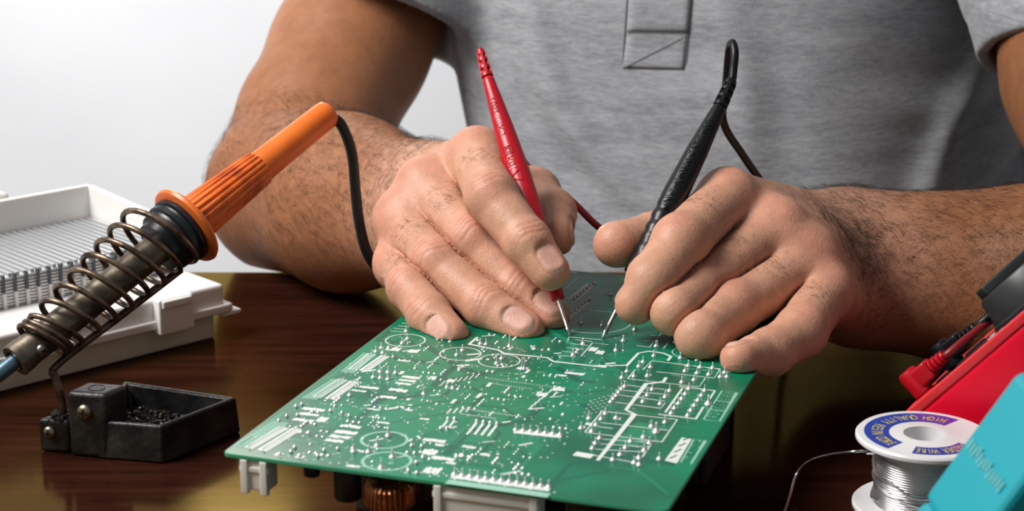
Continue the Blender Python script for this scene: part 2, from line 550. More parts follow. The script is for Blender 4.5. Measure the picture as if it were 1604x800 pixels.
def arm_sdf(H):
    W = H['wrist']; ap = arm_parts(H); fs = H['fingers']; th = H['thumb']
    allp = np.array([q for f in fs + [th] for q in f.p] + [W])
    hlo = allp.min(0) - 0.035; hhi = allp.max(0) + 0.035
    mcp = [f.p[0] for f in fs]
    kn = [f.n[0] for f in fs]
    def f(p):
        p = p.astype(F32)
        d = None
        plo = p.min(0); phi = p.max(0)
        for a, b, r1, r2, k in ap:
            if far_from(plo, phi, a, b, max(r1, r2)): continue
            e = rcone(p, a, b, r1, r2)
            d = e if d is None else smin(d, e, k)
        if d is None: d = np.full(len(p), 0.2, F32)
        if (plo > hhi).any() or (phi < hlo).any():
            return d
        inb = ((p > hlo) & (p < hhi)).all(1)
        if not inb.any(): return d
        q = p[inb]; dq = d[inb]
        ws = H['wside']
        palm = None
        for i, f_ in enumerate(fs):
            wq = W + ws * (i - 1.5) * 0.011
            e = rcone(q, wq, mcp[i] - kn[i] * 0.0015, 0.0165, f_.r[0] * 1.06)
            palm = e if palm is None else smin(palm, e, 0.010)
            e = rcone(q, wq + (mcp[i] - wq) * 0.72, mcp[i] + kn[i] * 0.0016, 0.006, f_.r[0] * 0.92)
            palm = smin(palm, e, 0.005)
        # palm pad below the metacarpals
        pc = sum(mcp) / 4; kc = nrm(sum(kn))
        palm = smin(palm, rcone(q, W - kc * 0.006, pc - kc * 0.010, 0.020, 0.019), 0.014)
        palm = smin(palm, dq, 0.018)
        # thumb
        td = finger_d(q, th)
        palm_t = smin(palm, td, 0.010)
        # web between thumb and first finger
        palm_t = smin(palm_t, rcone(q, th.p[1] + (th.p[0] - th.p[1]) * 0.35, mcp[0] - kn[0] * 0.008, 0.010, 0.010), 0.012)
        D = palm_t; best = np.full(len(q), 0.05, F32); groove = np.zeros(len(q), F32)
        for f_ in fs:
            near = ((q > f_.lo) & (q < f_.hi)).all(1)
            if near.any():
                qq = q[near]
                fd = finger_d(qq, f_)
                # sharp fold where two fingers press together
                pb = best[near]
                g = np.exp(-((fd - pb) / F32(0.0011)) ** 2) * np.clip((palm[near] - 0.0008) / 0.003, 0, 1) * np.exp(-(np.maximum(np.maximum(fd, pb), 0) / F32(0.0028)) ** 2)
                groove[near] = np.maximum(groove[near], g)
                best[near] = np.minimum(pb, fd)
                D[near] = smin(D[near], smin(palm[near], fd, 0.0045), 0.0008)
        D = D + F32(0.0022) * groove
        d[inb] = D
        return d
    return lambda p: pressed(p.astype(F32), f(p), H)

def seg_t(p, a, b):
    ab = b - a
    t = np.clip(((p - a) @ ab) / (ab @ ab), 0, 1)
    return t, np.linalg.norm(p - (a + t[:, None] * ab), axis=1)

def skin_colors(pos, H, hand_c, arm_c):
    """colour the skin itself has: tan of the arm, red knuckles and fingertips, nails"""
    W, E = H['wrist'], H['elbow']
    pc = sum(f.p[0] for f in H['fingers']) / 4
    ax = nrm(nrm(W - pc) + 1.4 * nrm(E - W))
    t = (pos - W) @ ax
    k = np.clip((t + 0.026) / 0.060, 0, 1); k = (k * k * (3 - 2 * k))[:, None]
    col = np.array(hand_c) * (1 - k) + np.array(arm_c) * k
    pink = np.array((0.66, 0.27, 0.19)); nailc = np.array((0.62, 0.34, 0.265)); white = np.array((0.68, 0.48, 0.38))
    pale = np.array((0.70, 0.43, 0.30))
    full_pos, full_col = pos, col
    for f in H['fingers'] + [H['thumb']]:
        sel = np.flatnonzero(((full_pos > f.lo - 0.012) & (full_pos < f.hi + 0.012)).all(1))
        pos = full_pos[sel]; col = full_col[sel]
        for i, s, amp in ((0, 0.013, 0.48), (1, 0.0085, 0.55), (2, 0.006, 0.42)):
            c = f.p[i] + f.n[min(i, 2)] * f.r[i]
            w = amp * np.exp(-(np.linalg.norm(pos - c, axis=1) / s) ** 2)[:, None]
            col = col * (1 - w) + pink * w
        # reddish crease lines over the two joints
        for c, n, r, a0, a1, offs in ((f.p[1], nrm(f.n[0] + f.n[1]), f.r[1], f.p[0], f.p[2], (-0.0042, -0.0017, 0.0010, 0.0038)), (f.p[2], nrm(f.n[1] + f.n[2]), f.r[2], f.p[1], f.p[3], (-0.0024, 0.0002, 0.0026))):
            if c is f.p[2] and not f.nail: continue
            q = pos - c; a = nrm(a1 - a0); t = q @ a; l = q @ np.cross(a, n); hgt = q @ n
            bow = t + 0.0008 * np.sin(l * 420 + c[0] * 900) - 9.0 * l * l
            w = np.clip(hgt / r * 1.6, 0, 1) * np.clip(1.25 - np.abs(l) / (r * 0.85), 0, 1) * (np.linalg.norm(q, axis=1) < 2.2 * r)
            w = (0.34 * f.crease * w * np.clip(sum(np.exp(-((bow - o) / 0.00055) ** 2) for o in offs), 0, 1))[:, None]
            col = col * (1 - w) + np.array((0.36, 0.13, 0.085)) * w
        w = 0.55 * np.exp(-(np.linalg.norm(pos - (f.p[3] + 0.6 * f.r[3] * nrm(f.p[3] - f.p[2])), axis=1) / 0.0095) ** 2)[:, None]
        col = col * (1 - w) + pink * w
        if f.nail:
            a = nrm(f.p[3] - f.p[2]); n = f.n[2]; s = np.cross(a, n)
            q = pos - f.p[3]; tt = q @ a; l = q @ s; h = q @ n
            e = nail_field(tt, l, f.r[3])
            ins = (h > 0.15 * f.r[3]) & (np.linalg.norm(q, axis=1) < 0.022)
            w = np.where(ins, np.clip(0.5 - e / 0.0005, 0, 1), 0)[:, None]
            nc = np.where((tt > 0.52 * f.r[3])[:, None], white, nailc)
            nc = np.where((tt < -0.86 * f.r[3])[:, None], 0.6 * nailc + 0.4 * white, nc)
            col = col * (1 - w) + nc * w
            rim = np.where(ins, np.exp(-((e - 0.0002) / 0.00045) ** 2), 0)[:, None] * 0.40
            col = col * (1 - rim) + np.array((0.42, 0.16, 0.10)) * rim
        full_col[sel] = col
    return full_col

VOX = 0.00080
parts = []
for H, hc, ac in ((RH, (0.60, 0.315, 0.208), (0.36, 0.150, 0.070)), (LH, (0.60, 0.315, 0.208), (0.285, 0.115, 0.048))):
    pts = np.array([q for f in H['fingers'] + [H['thumb']] for q in f.p] + [H['wrist'], H['elbow']] + [P(*q) for q in H['arm']])
    sdf = arm_sdf(H)
    pos, qd = isosurface(sdf, pts.min(0) - 0.065, pts.max(0) + 0.065, VOX, margin=0.002)
    parts.append((pos, qd, skin_colors(pos, H, hc, ac)))

# the trunk under the shirt, joined to both arms at the shoulders, coarse because the shirt covers it
TORX = 0.164
def torso_sdf(p, grow=0.0):
    p = p.astype(F32)
    x, y, z = p[:, 0], p[:, 1], p[:, 2]
    zz = np.clip(z, -0.30, 0.42)
    a = 0.178 + 0.050 * np.clip((zz + 0.02) / 0.25, -0.5, 1) + grow
    b = 0.118 + 0.014 * np.exp(-((zz + 0.02) / 0.13) ** 2) + grow
    cy = 1.160 + 0.16 * np.clip(zz, -0.1, 0.4)
    cy = cy + 4.5 * np.clip(x - TORX - 0.015, 0, 0.16) ** 2
    sh = np.clip((zz - 0.30) / 0.13, 0, 1)
    a = a * np.sqrt(np.clip(1 - sh * sh * 0.80, 0.05, 1)); b = b * np.sqrt(np.clip(1 - sh * sh * 0.72, 0.05, 1))
    a = np.where(x > TORX, a * 1.16, a)
    r = ((np.abs(x - TORX) / a) ** 2.05 + (np.abs(y - cy) / b) ** 2.05) ** (1 / 2.05)
    d = (r - 1) * np.minimum(a, b) * 0.9
    d = np.maximum(d, np.maximum(z - 0.42, -0.30 - z))
    return d.astype(F32)
SHOULDER = [np.array(P(*RH['arm'][3])) + (0.03, 0.02, 0.06), np.array(P(*LH['arm'][3])) + (-0.03, 0.03, 0.06)]
def trunk(p):
    d = torso_sdf(p, -0.012)
    for s, H in zip(SHOULDER, (RH, LH)):
        e = rcone(p.astype(F32), s, P(*H['arm'][3]), 0.055, H['arm_r'][3] * .001)
        d = smin(d, e, 0.03)
    d = smin(d, rcone(p.astype(F32), (TORX, 1.225, 0.36), (TORX, 1.225, 0.50), 0.062, 0.058), 0.03)
    return np.maximum(d, p[:, 2].astype(F32) - F32(0.50))
pos, qd = isosurface(trunk, (-0.20, 0.95, -0.32), (0.56, 1.48, 0.53), 0.006, margin=0.01)
parts.append((pos, qd, np.tile((0.44, 0.205, 0.108), (len(pos), 1))))

pos = np.concatenate([q[0] for q in parts]); cols = np.concatenate([q[2] for q in parts])
o_ = 0; qs = []
for q in parts:
    qs.append(q[1] + o_); o_ += len(q[0])
me = mesh_from_quads('person', pos, np.concatenate(qs))
ca = me.color_attributes.new('skin_tone', 'FLOAT_COLOR', 'POINT')
ca.data.foreach_set('color', np.concatenate([cols, np.ones((len(cols), 1))], 1).astype(F32).ravel())

m_skin = mat('skin', (0.6, 0.33, 0.22), 0.48, spec=0.38)
def skin_nodes(m):
    b = m.node_tree.nodes['Principled BSDF']
    at = nd(m, 'ShaderNodeVertexColor'); at.layer_name = 'skin_tone'
    tc = nd(m, 'ShaderNodeTexCoord')
    nz = nd(m, 'ShaderNodeTexNoise', Scale=130.0, Detail=5.0, Roughness=0.6)
    ln(m, tc, 'Object', nz, 'Vector')
    mr = nd(m, 'ShaderNodeMapRange'); mr.inputs['From Min'].default_value = 0.3; mr.inputs['From Max'].default_value = 0.7
    mr.inputs['To Min'].default_value = 0.86; mr.inputs['To Max'].default_value = 1.10
    ln(m, nz, 'Fac', mr, 'Value')
    mx = nd(m, 'ShaderNodeMix', data_type='RGBA', blend_type='MULTIPLY'); mx.inputs[0].default_value = 1.0
    m.node_tree.links.new(at.outputs['Color'], mx.inputs[6])
    m.node_tree.links.new(mr.outputs['Result'], mx.inputs[7])
    m.node_tree.links.new(mx.outputs[2], b.inputs['Base Color'])
    b.inputs['Subsurface Weight'].default_value = 0.12
    b.inputs['Subsurface Radius'].default_value = (1.0, 0.35, 0.2)
    b.inputs['Subsurface Scale'].default_value = 0.003
    bump(m, 900, 0.18, 0.0005, 'voronoi')
    bump(m, 260, 0.20, 0.0008)
skin_nodes(m_skin)
person = link('person', me, m_skin)
tag(person, 'person in grey polo shirt leaning on the table, holding a probe in each hand', 'person')

# ---- polo shirt
m_shirt = mat('heather_jersey', (0.33, 0.34, 0.36), 0.9, spec=0.15, Sheen_Weight=0.25)
def shirt_nodes(m):
    b = m.node_tree.nodes['Principled BSDF']
    tc = nd(m, 'ShaderNodeTexCoord')
    mp = nd(m, 'ShaderNodeMapping'); mp.inputs['Scale'].default_value = (1.0, 1.0, 5.5)
    n1 = nd(m, 'ShaderNodeTexNoise', Scale=120.0, Detail=6.0, Roughness=0.75)
    n2 = nd(m, 'ShaderNodeTexNoise', Scale=14.0, Detail=3.0, Roughness=0.5)
    ln(m, tc, 'Object', mp, 'Vector'); ln(m, mp, 'Vector', n1, 'Vector'); ln(m, mp, 'Vector', n2, 'Vector')
    ad = nd(m, 'ShaderNodeMath', operation='MULTIPLY_ADD'); ad.inputs[1].default_value = 0.6
    ln(m, n2, 'Fac', ad, 0); ln(m, n1, 'Fac', ad, 2)
    cr = nd(m, 'ShaderNodeValToRGB')
    cr.color_ramp.elements[0].position = 0.62; cr.color_ramp.elements[0].color = (0.232, 0.242, 0.264, 1)
    cr.color_ramp.elements[1].position = 1.02; cr.color_ramp.elements[1].color = (0.445, 0.462, 0.495, 1)
    ln(m, ad, 0, cr, 'Fac'); ln(m, cr, 'Color', b, 'Base Color')
    bump(m, 1500, 0.35, 0.0005, 'voronoi')
shirt_nodes(m_shirt)

SLV = []
for H, t0, t1, r0, r1, s in ((RH, 0.42, 0, 0.082, 0.070, SHOULDER[0]), (LH, 0.0, 0, 0.088, 0.074, SHOULDER[1])):
    SLV.append(None)
hem_r = P(602, 27, 1.152); dir_r = nrm(P(548, 82, 1.15) - P(640, -90, 1.20)); hl_ = nrm(P(680, 52, 1.15) - P(525, 0, 1.15)); dir_r = dir_r - hl_ * np.dot(dir_r, hl_)
hem_l = P(1752, 88, 1.006); dir_l = nrm(P(1738, 110, 1.0) - P(1715, -70, 1.05))
dir_r = nrm(dir_r - 0.75 * FW * np.dot(dir_r, FW)); dir_l = nrm(dir_l - 0.75 * FW * np.dot(dir_l, FW))
SLV = [(SHOULDER[0], hem_r, dir_r, 0.080, 0.063), (SHOULDER[1] + 0.012 * RT, hem_l, dir_l, 0.074, 0.065)]

def folds(p):
    x, y, z = p[:, 0] - TORX, p[:, 1], p[:, 2]
    d = 0.0022 * np.sin(38 * x + 22 * z + 1.2 * np.sin(30 * z)) * np.exp(-((x - 0.02) / 0.14) ** 2)
    # drags running from the armpits down to the belly
    for x0, z0, dx, dz, w, amp, L in ((0.155, 0.125, -0.62, -0.78, 0.013, 0.0090, 0.16), (0.172, 0.085, -0.80, -0.60, 0.012, 0.0080, 0.15),
                                      (0.175, 0.045, -0.92, -0.40, 0.011, 0.0080, 0.13), (-0.155, 0.14, 0.45, -0.89, 0.010, 0.005, 0.15),
                                      (-0.16, 0.07, 0.75, -0.66, 0.009, 0.004, 0.12), (0.17, 0.012, -0.97, -0.22, 0.010, 0.0090, 0.12),
                                      (-0.06, 0.16, 0.35, -0.93, 0.012, 0.0032, 0.13), (0.05, 0.10, 0.9, -0.43, 0.010, 0.0024, 0.10)):
        t = (x - x0) * dx + (z - z0) * dz; s = -(x - x0) * dz + (z - z0) * dx
        s = s + 0.010 * np.sin(t * 28 + x0 * 40)
        win = np.exp(-((t - L / 2) / (L * 0.5)) ** 2)
        d = d + amp * win * (np.exp(-(s / w) ** 2) - 0.55 * np.exp(-((s - 2.0 * w) / w) ** 2))
    return d.astype(F32)

def shirt_sdf(p):
    p = p.astype(F32)
    d = torso_sdf(p) - folds(p) * (p[:, 1] < 1.2)
    d = np.maximum(d, p[:, 2] - F32(0.40))
    for S, E, dr, ra, rb in SLV:
        E2 = E + dr * 0.03
        rim = 0.0010 * np.exp(-(((p - E.astype(F32)) @ dr.astype(F32) + 0.021) / 0.0016) ** 2)
        e = rcone(p, S, E2, ra, rb) + rim.astype(F32)
        e = e - 0.0012 * np.sin(((p - E.astype(F32)) @ dr.astype(F32)) * 90 + p[:, 0] * 45).astype(F32)
        cut = (p - E.astype(F32)) @ dr.astype(F32)
        e = np.maximum(e, cut)
        inner = rcone(p, S + (E - S) * 0.55, E2 + dr * 0.05, rb * 0.90, rb - 0.0085)
        e = np.maximum(e, -inner)
        d = smin(d, e, 0.014)
    return d
pos, qd = isosurface(shirt_sdf, (-0.22, 0.90, -0.31), (0.56, 1.50, 0.44), 0.0024, margin=0.012, relax=1)
shirt = link('polo_shirt', mesh_from_quads('polo_shirt', pos, qd), m_shirt, person)
shirt['label'] = 'grey heather polo shirt'
SHIRT_BVH = BVHTree.FromPolygons([tuple(q) for q in pos], [tuple(map(int, q)) for q in qd])

def on_shirt(x, z, off=0.0):
    hit = SHIRT_BVH.ray_cast(Vector((x, 0.8, z)), Vector((0, 1, 0)))
    y = hit[0].y if hit[0] is not None else 1.07
    return np.array((x, y - off, z))

def shirt_xz(u, v):
    d = 1.07
    for _ in range(6):
        q = P(u, v, d); h = on_shirt(q[0], q[2]); d += (h[1] - q[1])
    return q[0], q[2]

def patch(name, corners, off, parent, th=0.0009, nx=14, nz=14, m=None):
    """cloth panel lying on the shirt; corners (u, v) in order tl, tr, br, bl"""
    c = [np.array(shirt_xz(*q)) for q in corners]
    mb = MB(); vs = []; 
    for lay in (off, -0.001):
        for j in range(nz + 1):
            for i in range(nx + 1):
                s, t = i / nx, j / nz
                q = (c[0] * (1 - s) + c[1] * s) * (1 - t) + (c[3] * (1 - s) + c[2] * s) * t
                e = 1.0 if lay < 0 or (0 < i < nx and 0 < j < nz) else 0.45
                vs.append(on_shirt(q[0], q[1], lay * e))
    n = nx + 1; K = n * (nz + 1); fs = []
    for j in range(nz):
        for i in range(nx):
            a = j * n + i
            fs.append((a, a + n, a + n + 1, a + 1))
    rim = [i for i in range(n)] + [j * n + nx for j in range(1, nz + 1)] + [nz * n + i for i in range(nx - 1, -1, -1)] + [j * n for j in range(nz - 1, 0, -1)]
    for k in range(len(rim)):
        a, b = rim[k], rim[(k + 1) % len(rim)]
        fs.append((a, b, b + K, a + K))
    mb.add(vs, fs)
    return mb.build(name, m or m_shirt, parent, sharp=None)
patch('placket', [(988, -70), (1088, -70), (1078, 52), (982, 50)], 0.0030, shirt)
patch('placket_end', [(983, 47), (1079, 49), (1071, 108), (975, 106)], 0.0016, shirt)
def seam(name, pts, r, off, parent, m):
    out = []
    for q in pts:
        x, z = shirt_xz(*q); out.append((x, z))
    path = []
    for a, b in zip(out[:-1], out[1:]):
        for k in range(24):
            t = k / 24; path.append(on_shirt(a[0] + (b[0] - a[0]) * t, a[1] + (b[1] - a[1]) * t, off))
    return MB().tube(path, r, 6).build(name, m, parent)
m_thread = mat('grey_thread', (0.15, 0.155, 0.165), 0.9)
seam('stitching', [(981, 104), (1073, 57)], 0.00050, 0.0015, shirt, m_thread)
seam('stitching', [(984, 51), (1076, 53)], 0.00055, 0.0013, shirt, m_thread)
seam('stitching', [(1088, -40), (1073, 104)], 0.00045, 0.0004, shirt, m_thread)
seam('stitching', [(985, -40), (975, 104)], 0.00045, 0.0003, shirt, m_thread)

# ---- hair on the forearms and hands
m_hair = mat('dark_hair', (0.035, 0.020, 0.012), 0.55)
def grow_hair():
    me = person.data
    n = len(me.vertices)
    co = np.empty(n * 3, F32); me.vertices.foreach_get('co', co); co = co.reshape(-1, 3).astype(float)
    no = np.empty(n * 3, F32); me.vertices.foreach_get('normal', no); no = no.reshape(-1, 3).astype(float)
    roots = []
    for H, nf in ((RH, 5200), (LH, 7000)):
        W, E = H['wrist'], H['elbow']
        t, dist = seg_t(co, W + (W - E) * 0.22, E)
        dens = np.clip((t - 0.02) * 7, 0, 1) * np.clip(1.0 - t * 0.45, 0, 1) * (dist < 0.062)
        pc = sum(f.p[0] for f in H['fingers']) / 4; kc = nrm(sum(f.n[0] for f in H['fingers']))
        dens *= np.clip(0.35 + no @ (kc * 0.6 + np.array((0, -0.2, 0.6))), 0.03, 1)
        dens *= (np.abs(co[:, 2]) < 0.4)
        k = RNG.choice(n, nf, p=dens / dens.sum())
        dirn = nrm(W - E)
        for i in k: roots.append((i, dirn, 0.0085, 0.9))
        for f in H['fingers']:
            c = f.p[0] + (f.p[1] - f.p[0]) * 0.52 + f.n[0] * f.r[0]
            w = np.exp(-(np.linalg.norm(co - c, axis=1) / 0.0075) ** 2); w[w < 0.05] = 0
            k = RNG.choice(n, 62, p=w / w.sum())
            for i in k: roots.append((i, nrm(np.cross(f.n[0], f.p[1] - f.p[0]) * (0.6 if H is RH else -0.6) + (f.p[1] - f.p[0]) * 0.8), 0.0055, 0.7))
        # outer edge of the hand back
        c = W + (H['fingers'][3].p[0] - W) * 0.35 + kc * 0.012
        w = np.exp(-(np.linalg.norm(co - c, axis=1) / 0.016) ** 2); w[w < 0.04] = 0
        k = RNG.choice(n, 420 if H is LH else 90, p=w / w.sum())
        for i in k: roots.append((i, nrm(H['fingers'][3].p[0] - W), 0.007, 0.8))
    V = []; Fc = []
    for i, dr, L, lie in roots:
        nn = no[i]; p0 = co[i] - nn * 0.0003
        d0 = dr - nn * np.dot(dr, nn)
        side = np.cross(nn, d0)
        d0 = nrm(d0 + side * RNG.normal(0, 0.55) + 1e-6)
        L = L * RNG.uniform(0.55, 1.35); cur = RNG.normal(0, 0.35)
        pts = []
        for s in (0, 0.4, 0.75, 1.0):
            pts.append(p0 + L * (d0 * s * lie + nn * (0.42 * s * (1.35 - s)) + nrm(np.cross(nn, d0)) * cur * s * s))
        a = nrm(np.cross(d0, nn)); b = nrm(np.cross(a, d0)); base = len(V)
        for q, r in zip(pts, (0.000055, 0.00005, 0.00004, 0.000015)):
            for k in range(3):
                th = 2 * math.pi * k / 3
                V.append(q + r * (math.cos(th) * a + math.sin(th) * b))
        for s in range(3):
            for k in range(3):
                m = (k + 1) % 3
                Fc.append((base + s * 3 + k, base + s * 3 + m, base + s * 3 + 3 + m, base + s * 3 + 3 + k))
    V = np.array(V)
    o = link('arm_hair', mesh_from_quads('arm_hair', V, np.array(Fc)), m_hair, person)
    tag(o, kind='stuff')
grow_hair()

def bevel(o, w, seg=2, ang=35):
    md = o.modifiers.new('bevel', 'BEVEL'); md.width = w; md.segments = seg; md.limit_method = 'ANGLE'; md.angle_limit = math.radians(ang)
    return o

# ================================================================== CIRCUIT BOARD
def bw(s, t, z=0.0):
    """board coordinates (metres from the near left corner) -> world"""
    return A_ + BX * s + BY * t + np.array((0, 0, z))
def bst(u, v):
    q = PZ(u, v, BZ) - A_
    return float(q @ BX), float(q @ BY)

m_pcb = mat('green_solder_mask', (0.003, 0.23, 0.12), 0.30, spec=0.28, Coat_Weight=0.08, Coat_Roughness=0.15)
noise_color(m_pcb, (0.001, 0.125, 0.064), (0.002, 0.225, 0.112), 17.0, detail=2, lo=0.40, hi=0.60)
m_edge = mat('laminate_edge', (0.05, 0.33, 0.17), 0.45)
m_trace = mat('covered_copper', (0.002, 0.125, 0.080), 0.3, spec=0.32)
m_pour = mat('copper_pour', (0.008, 0.235, 0.120), 0.3, spec=0.32)
m_silk = mat('silkscreen_ink', (0.74, 0.78, 0.74), 0.55)
m_silk2 = mat('thin_silkscreen_ink', (0.30, 0.56, 0.44), 0.5)
m_solder = mat('solder', (0.86, 0.86, 0.85), 0.34, metal=0.65)
m_white = mat('white_nylon', (0.78, 0.76, 0.70), 0.4)
m_black = mat('black_plastic', (0.012, 0.012, 0.013), 0.42)
m_copper = mat('copper_wire', (0.62, 0.25, 0.11), 0.28, metal=0.9)

board = empty('circuit_board', A_ - np.array((0, 0, BZ)), 'green circuit board with white silkscreen under the two probe tips', 'circuit board')
mb = MB()
r = 0.003; out = []
for (cx, cy, a0) in ((r, r, 180), (BW - r, r, 270), (BW - r, BL - r, 0), (r, BL - r, 90)):
    for k in range(5):
        a = math.radians(a0 + k * 22.5); out.append(bw(cx + r * math.cos(a), cy + r * math.sin(a), -0.0016))
mb.prism(out, (0, 0, 0.0016))
lam = mb.build('laminate', m_pcb, board, smooth=False)
lam.data.materials.append(m_edge)
for p_ in lam.data.polygons:
    if abs(p_.normal.z) < 0.5: p_.material_index = 1
bevel(lam, 0.0003)

EPS = 0.00006
LIFT = [0]
def lift():
    LIFT[0] += 1
    return LIFT[0] * 4e-8
def strip(mb, pts, w, z=EPS):
    """flat ink line through photo points on the board, w metres wide"""
    q = [PZ(u, v, BZ) for u, v in pts]
    flat_line(mb, q, w, z)
def flat_line(mb, q, w, z=EPS):
    n = len(q); z = z + lift()
    L = []; R_ = []
    for i in range(n):
        a = nrm(q[min(i + 1, n - 1)] - q[max(i - 1, 0)]); s = np.array((-a[1], a[0], 0))
        k = 1.0
        if 0 < i < n - 1:
            a1 = nrm(q[i] - q[i - 1]); k = 1 / max(0.5, abs(np.dot(np.array((-a1[1], a1[0], 0)), s)))
        L.append(q[i] + s * w / 2 * k + (0, 0, z)); R_.append(q[i] - s * w / 2 * k + (0, 0, z))
    mb.add(L + R_, [(i, n + i, n + i + 1, i + 1) for i in range(n - 1)])
def ring(mb, u, v, rpx, w=0.0006, z=EPS):
    c = PZ(u, v, BZ); r = np.linalg.norm(PZ(u + rpx, v, BZ) - c)
    n = 44; vs = []; z = z + lift()
    for k in range(n):
        a = 2 * math.pi * k / n; e = np.array((math.cos(a), math.sin(a), 0))
        vs += [c + e * (r - w / 2) + (0, 0, z), c + e * (r + w / 2) + (0, 0, z)]
    mb.add(vs, [(2 * k, 2 * k + 1, (2 * k + 3) % (2 * n), (2 * k + 2) % (2 * n)) for k in range(n)])
def quad(mb, pts, z=EPS):
    z = z + lift()
    mb.add([PZ(u, v, BZ) + (0, 0, z) for u, v in pts], [(0, 1, 2, 3)])
def blob(mb, u, v, lpx, wpx, z=EPS):
    """ragged ink patch with its long side along the near edge of the board"""
    l = lpx / 4.1e3; w = wpx / 1.55e3; s, t = bst(u, v)
    n = 9; top = []; bot = []; z = z + lift()
    for i in range(n + 1):
        x = s - l / 2 + l * i / n
        top.append(bw(x, t + w / 2 * RNG.uniform(0.55, 1.1), z)); bot.append(bw(x, t - w / 2 * RNG.uniform(0.55, 1.1), z))
    mb.add(top + bot, [(i, n + 1 + i, n + 2 + i, i + 1) for i in range(n)])
def scribble(mb, u, v, n=4, h=0.0012, along=None, z=EPS):
    """illegibly small designator beside a component"""
    s, t = bst(u, v)
    for i in range(n):
        x = s + i * h * 0.85
        for _ in range(2):
            a = RNG.uniform(0, 1, 2); b = RNG.uniform(0, 1, 2)
            flat_line(mb, [bw(x + a[0] * h * 0.6, t + a[1] * h, 0), bw(x + b[0] * h * 0.6, t + b[1] * h + 1e-5, 0)], h * 0.17, z)

# copper under the mask
mt = MB(); mp_ = MB()
for _ in range(95):
    s, t = RNG.uniform(0.01, BW - 0.01), RNG.uniform(0.02, BL - 0.02)
    pts = [np.array((s, t))]; ang = RNG.integers(0, 8) * math.pi / 4
    for k in range(RNG.integers(2, 6)):
        pts.append(np.clip(pts[-1] + RNG.uniform(0.006, 0.03) * np.array((math.cos(ang), math.sin(ang))), (0.003, 0.003), (BW - 0.003, BL - 0.003)))
        ang += RNG.choice((-1, 1)) * math.pi / 4
    pts = [q for i, q in enumerate(pts) if i == 0 or np.linalg.norm(q - pts[i - 1]) > 0.002]
    if len(pts) > 1:
        flat_line(mt if RNG.random() < 0.6 else mp_, [bw(*q) for q in pts], RNG.choice((0.0007, 0.001, 0.0016, 0.003)), 0.00002)
for pts in ([(560, 640), (700, 600), (760, 640), (640, 690)], [(600, 600), (690, 560), (740, 590), (660, 620)], [(700, 690), (760, 640), (800, 650), (745, 715)], [(950, 690), (1000, 660), (1040, 668), (1000, 700)]):
    quad(mp_, pts, 0.00001)
tag(mt.build('copper_trace', m_trace, board, smooth=False), kind='stuff')
tag(mp_.build('copper_pour', m_pour, board, smooth=False), kind='stuff')

ms = MB(); ml = MB(); mpin = MB()
# connector footprints along the left edge
for k, (a, b, c) in enumerate((
        (((388, 702), (446, 669)), ((410, 706), (466, 671)), ((362, 698), (427, 659))),
        (((495, 622), (538, 594)), ((516, 625), (556, 597)), ((470, 623), (518, 593))),
        (((550, 579), (582, 554)), ((569, 581), (604, 557)), ((530, 582), (567, 552))))):
    for e in (a, b):
        strip(ms, e, 0.0043)
        p0, p1 = PZ(*e[0], BZ), PZ(*e[1], BZ)
        for i in range(14):
            q = p0 + (p1 - p0) * (i + 0.5) / 14
            mpin.tube([q + BX * -0.0004, q + BX * 0.0008 + (0, 0, 0.0014)], 0.00024, 5)
    p0, p1 = PZ(*c[0], BZ), PZ(*c[1], BZ)
    for j in range(5):
        flat_line(ml, [p0 + BX * (0.0012 + j * 0.0013), p1 + BX * (0.0012 + j * 0.0013)], 0.0008)
# combs of short lines
for i in range(6):
    strip(ms, [(611 + i * 6, 518 - i * 4.0), (632 + i * 6, 520 - i * 4.0)], 0.0005)
for i in range(5):
    strip(ms, [(873 + i * 7, 556 - i * 6), (900 + i * 7, 559 - i * 6)], 0.0005)
    strip(ms, [(997 + i * 11, 541 - i * 8), (1020 + i * 11, 544 - i * 8)], 0.0005)
strip(ms, [(1018, 543), (1050, 505)], 0.0005); strip(ms, [(1039, 546), (1066, 514)], 0.0005)
strip(ms, [(910, 558), (928, 537), (953, 540)], 0.0005); strip(ms, [(894, 528), (942, 532)], 0.0005)
strip(ms, [(886, 452), (908, 432)], 0.0005)
for c in ((635, 533, 31), (721, 554, 32), (782, 565, 32.5), (602, 689, 36), (606, 722, 38)):
    ring(ms if c[1] < 600 else ml, *c, 0.0006 if c[1] < 600 else 0.0012)
ring(ms, 930, 504, 58, 0.0005); ring(ms, 1082, 552, 29, 0.0004)
# the broad white lines
strip(ms, [(748, 528), (735, 539), (780, 548), (790, 553.5), (857, 560), (867, 566), (929, 573), (982, 572), (1000, 553), (1016, 550), (1039, 553), (1051, 558), (1046, 565)], 0.0012)
strip(ms, [(1043.5, 591), (1039, 598), (1012, 601), (980.5, 642), (994, 648.5), (936, 721)], 0.0014)
for l in ([(1042, 646), (1069, 608)], [(1064, 605), (1120, 612), (1110, 627)], [(1102, 637), (1090, 656), (1031, 648.5)]):
    strip(ms, l, 0.0009)
for l in ([(983, 593), (995, 579)], [(1028, 582), (1119, 592), (1128, 578), (1021, 565), (1007, 579)], [(983, 593), (1095, 606), (1105, 592)],
          [(957, 629), (1035, 639.5), (1042, 631)], [(966, 618), (1040, 628)], [(974, 611), (1046, 618)], [(980, 603), (1050, 611)],
          [(916, 677), (943, 644), (1061, 657), (1037, 692), (916, 677)], [(943, 662), (1047, 674)], [(935, 668), (960, 671)],
          [(934, 687), (1022, 693), (1005, 717)], [(925, 703), (1013, 708)], [(914, 710), (1004, 726)], [(940, 695), (1018, 700)]):
    strip(ms, l, 0.00055)
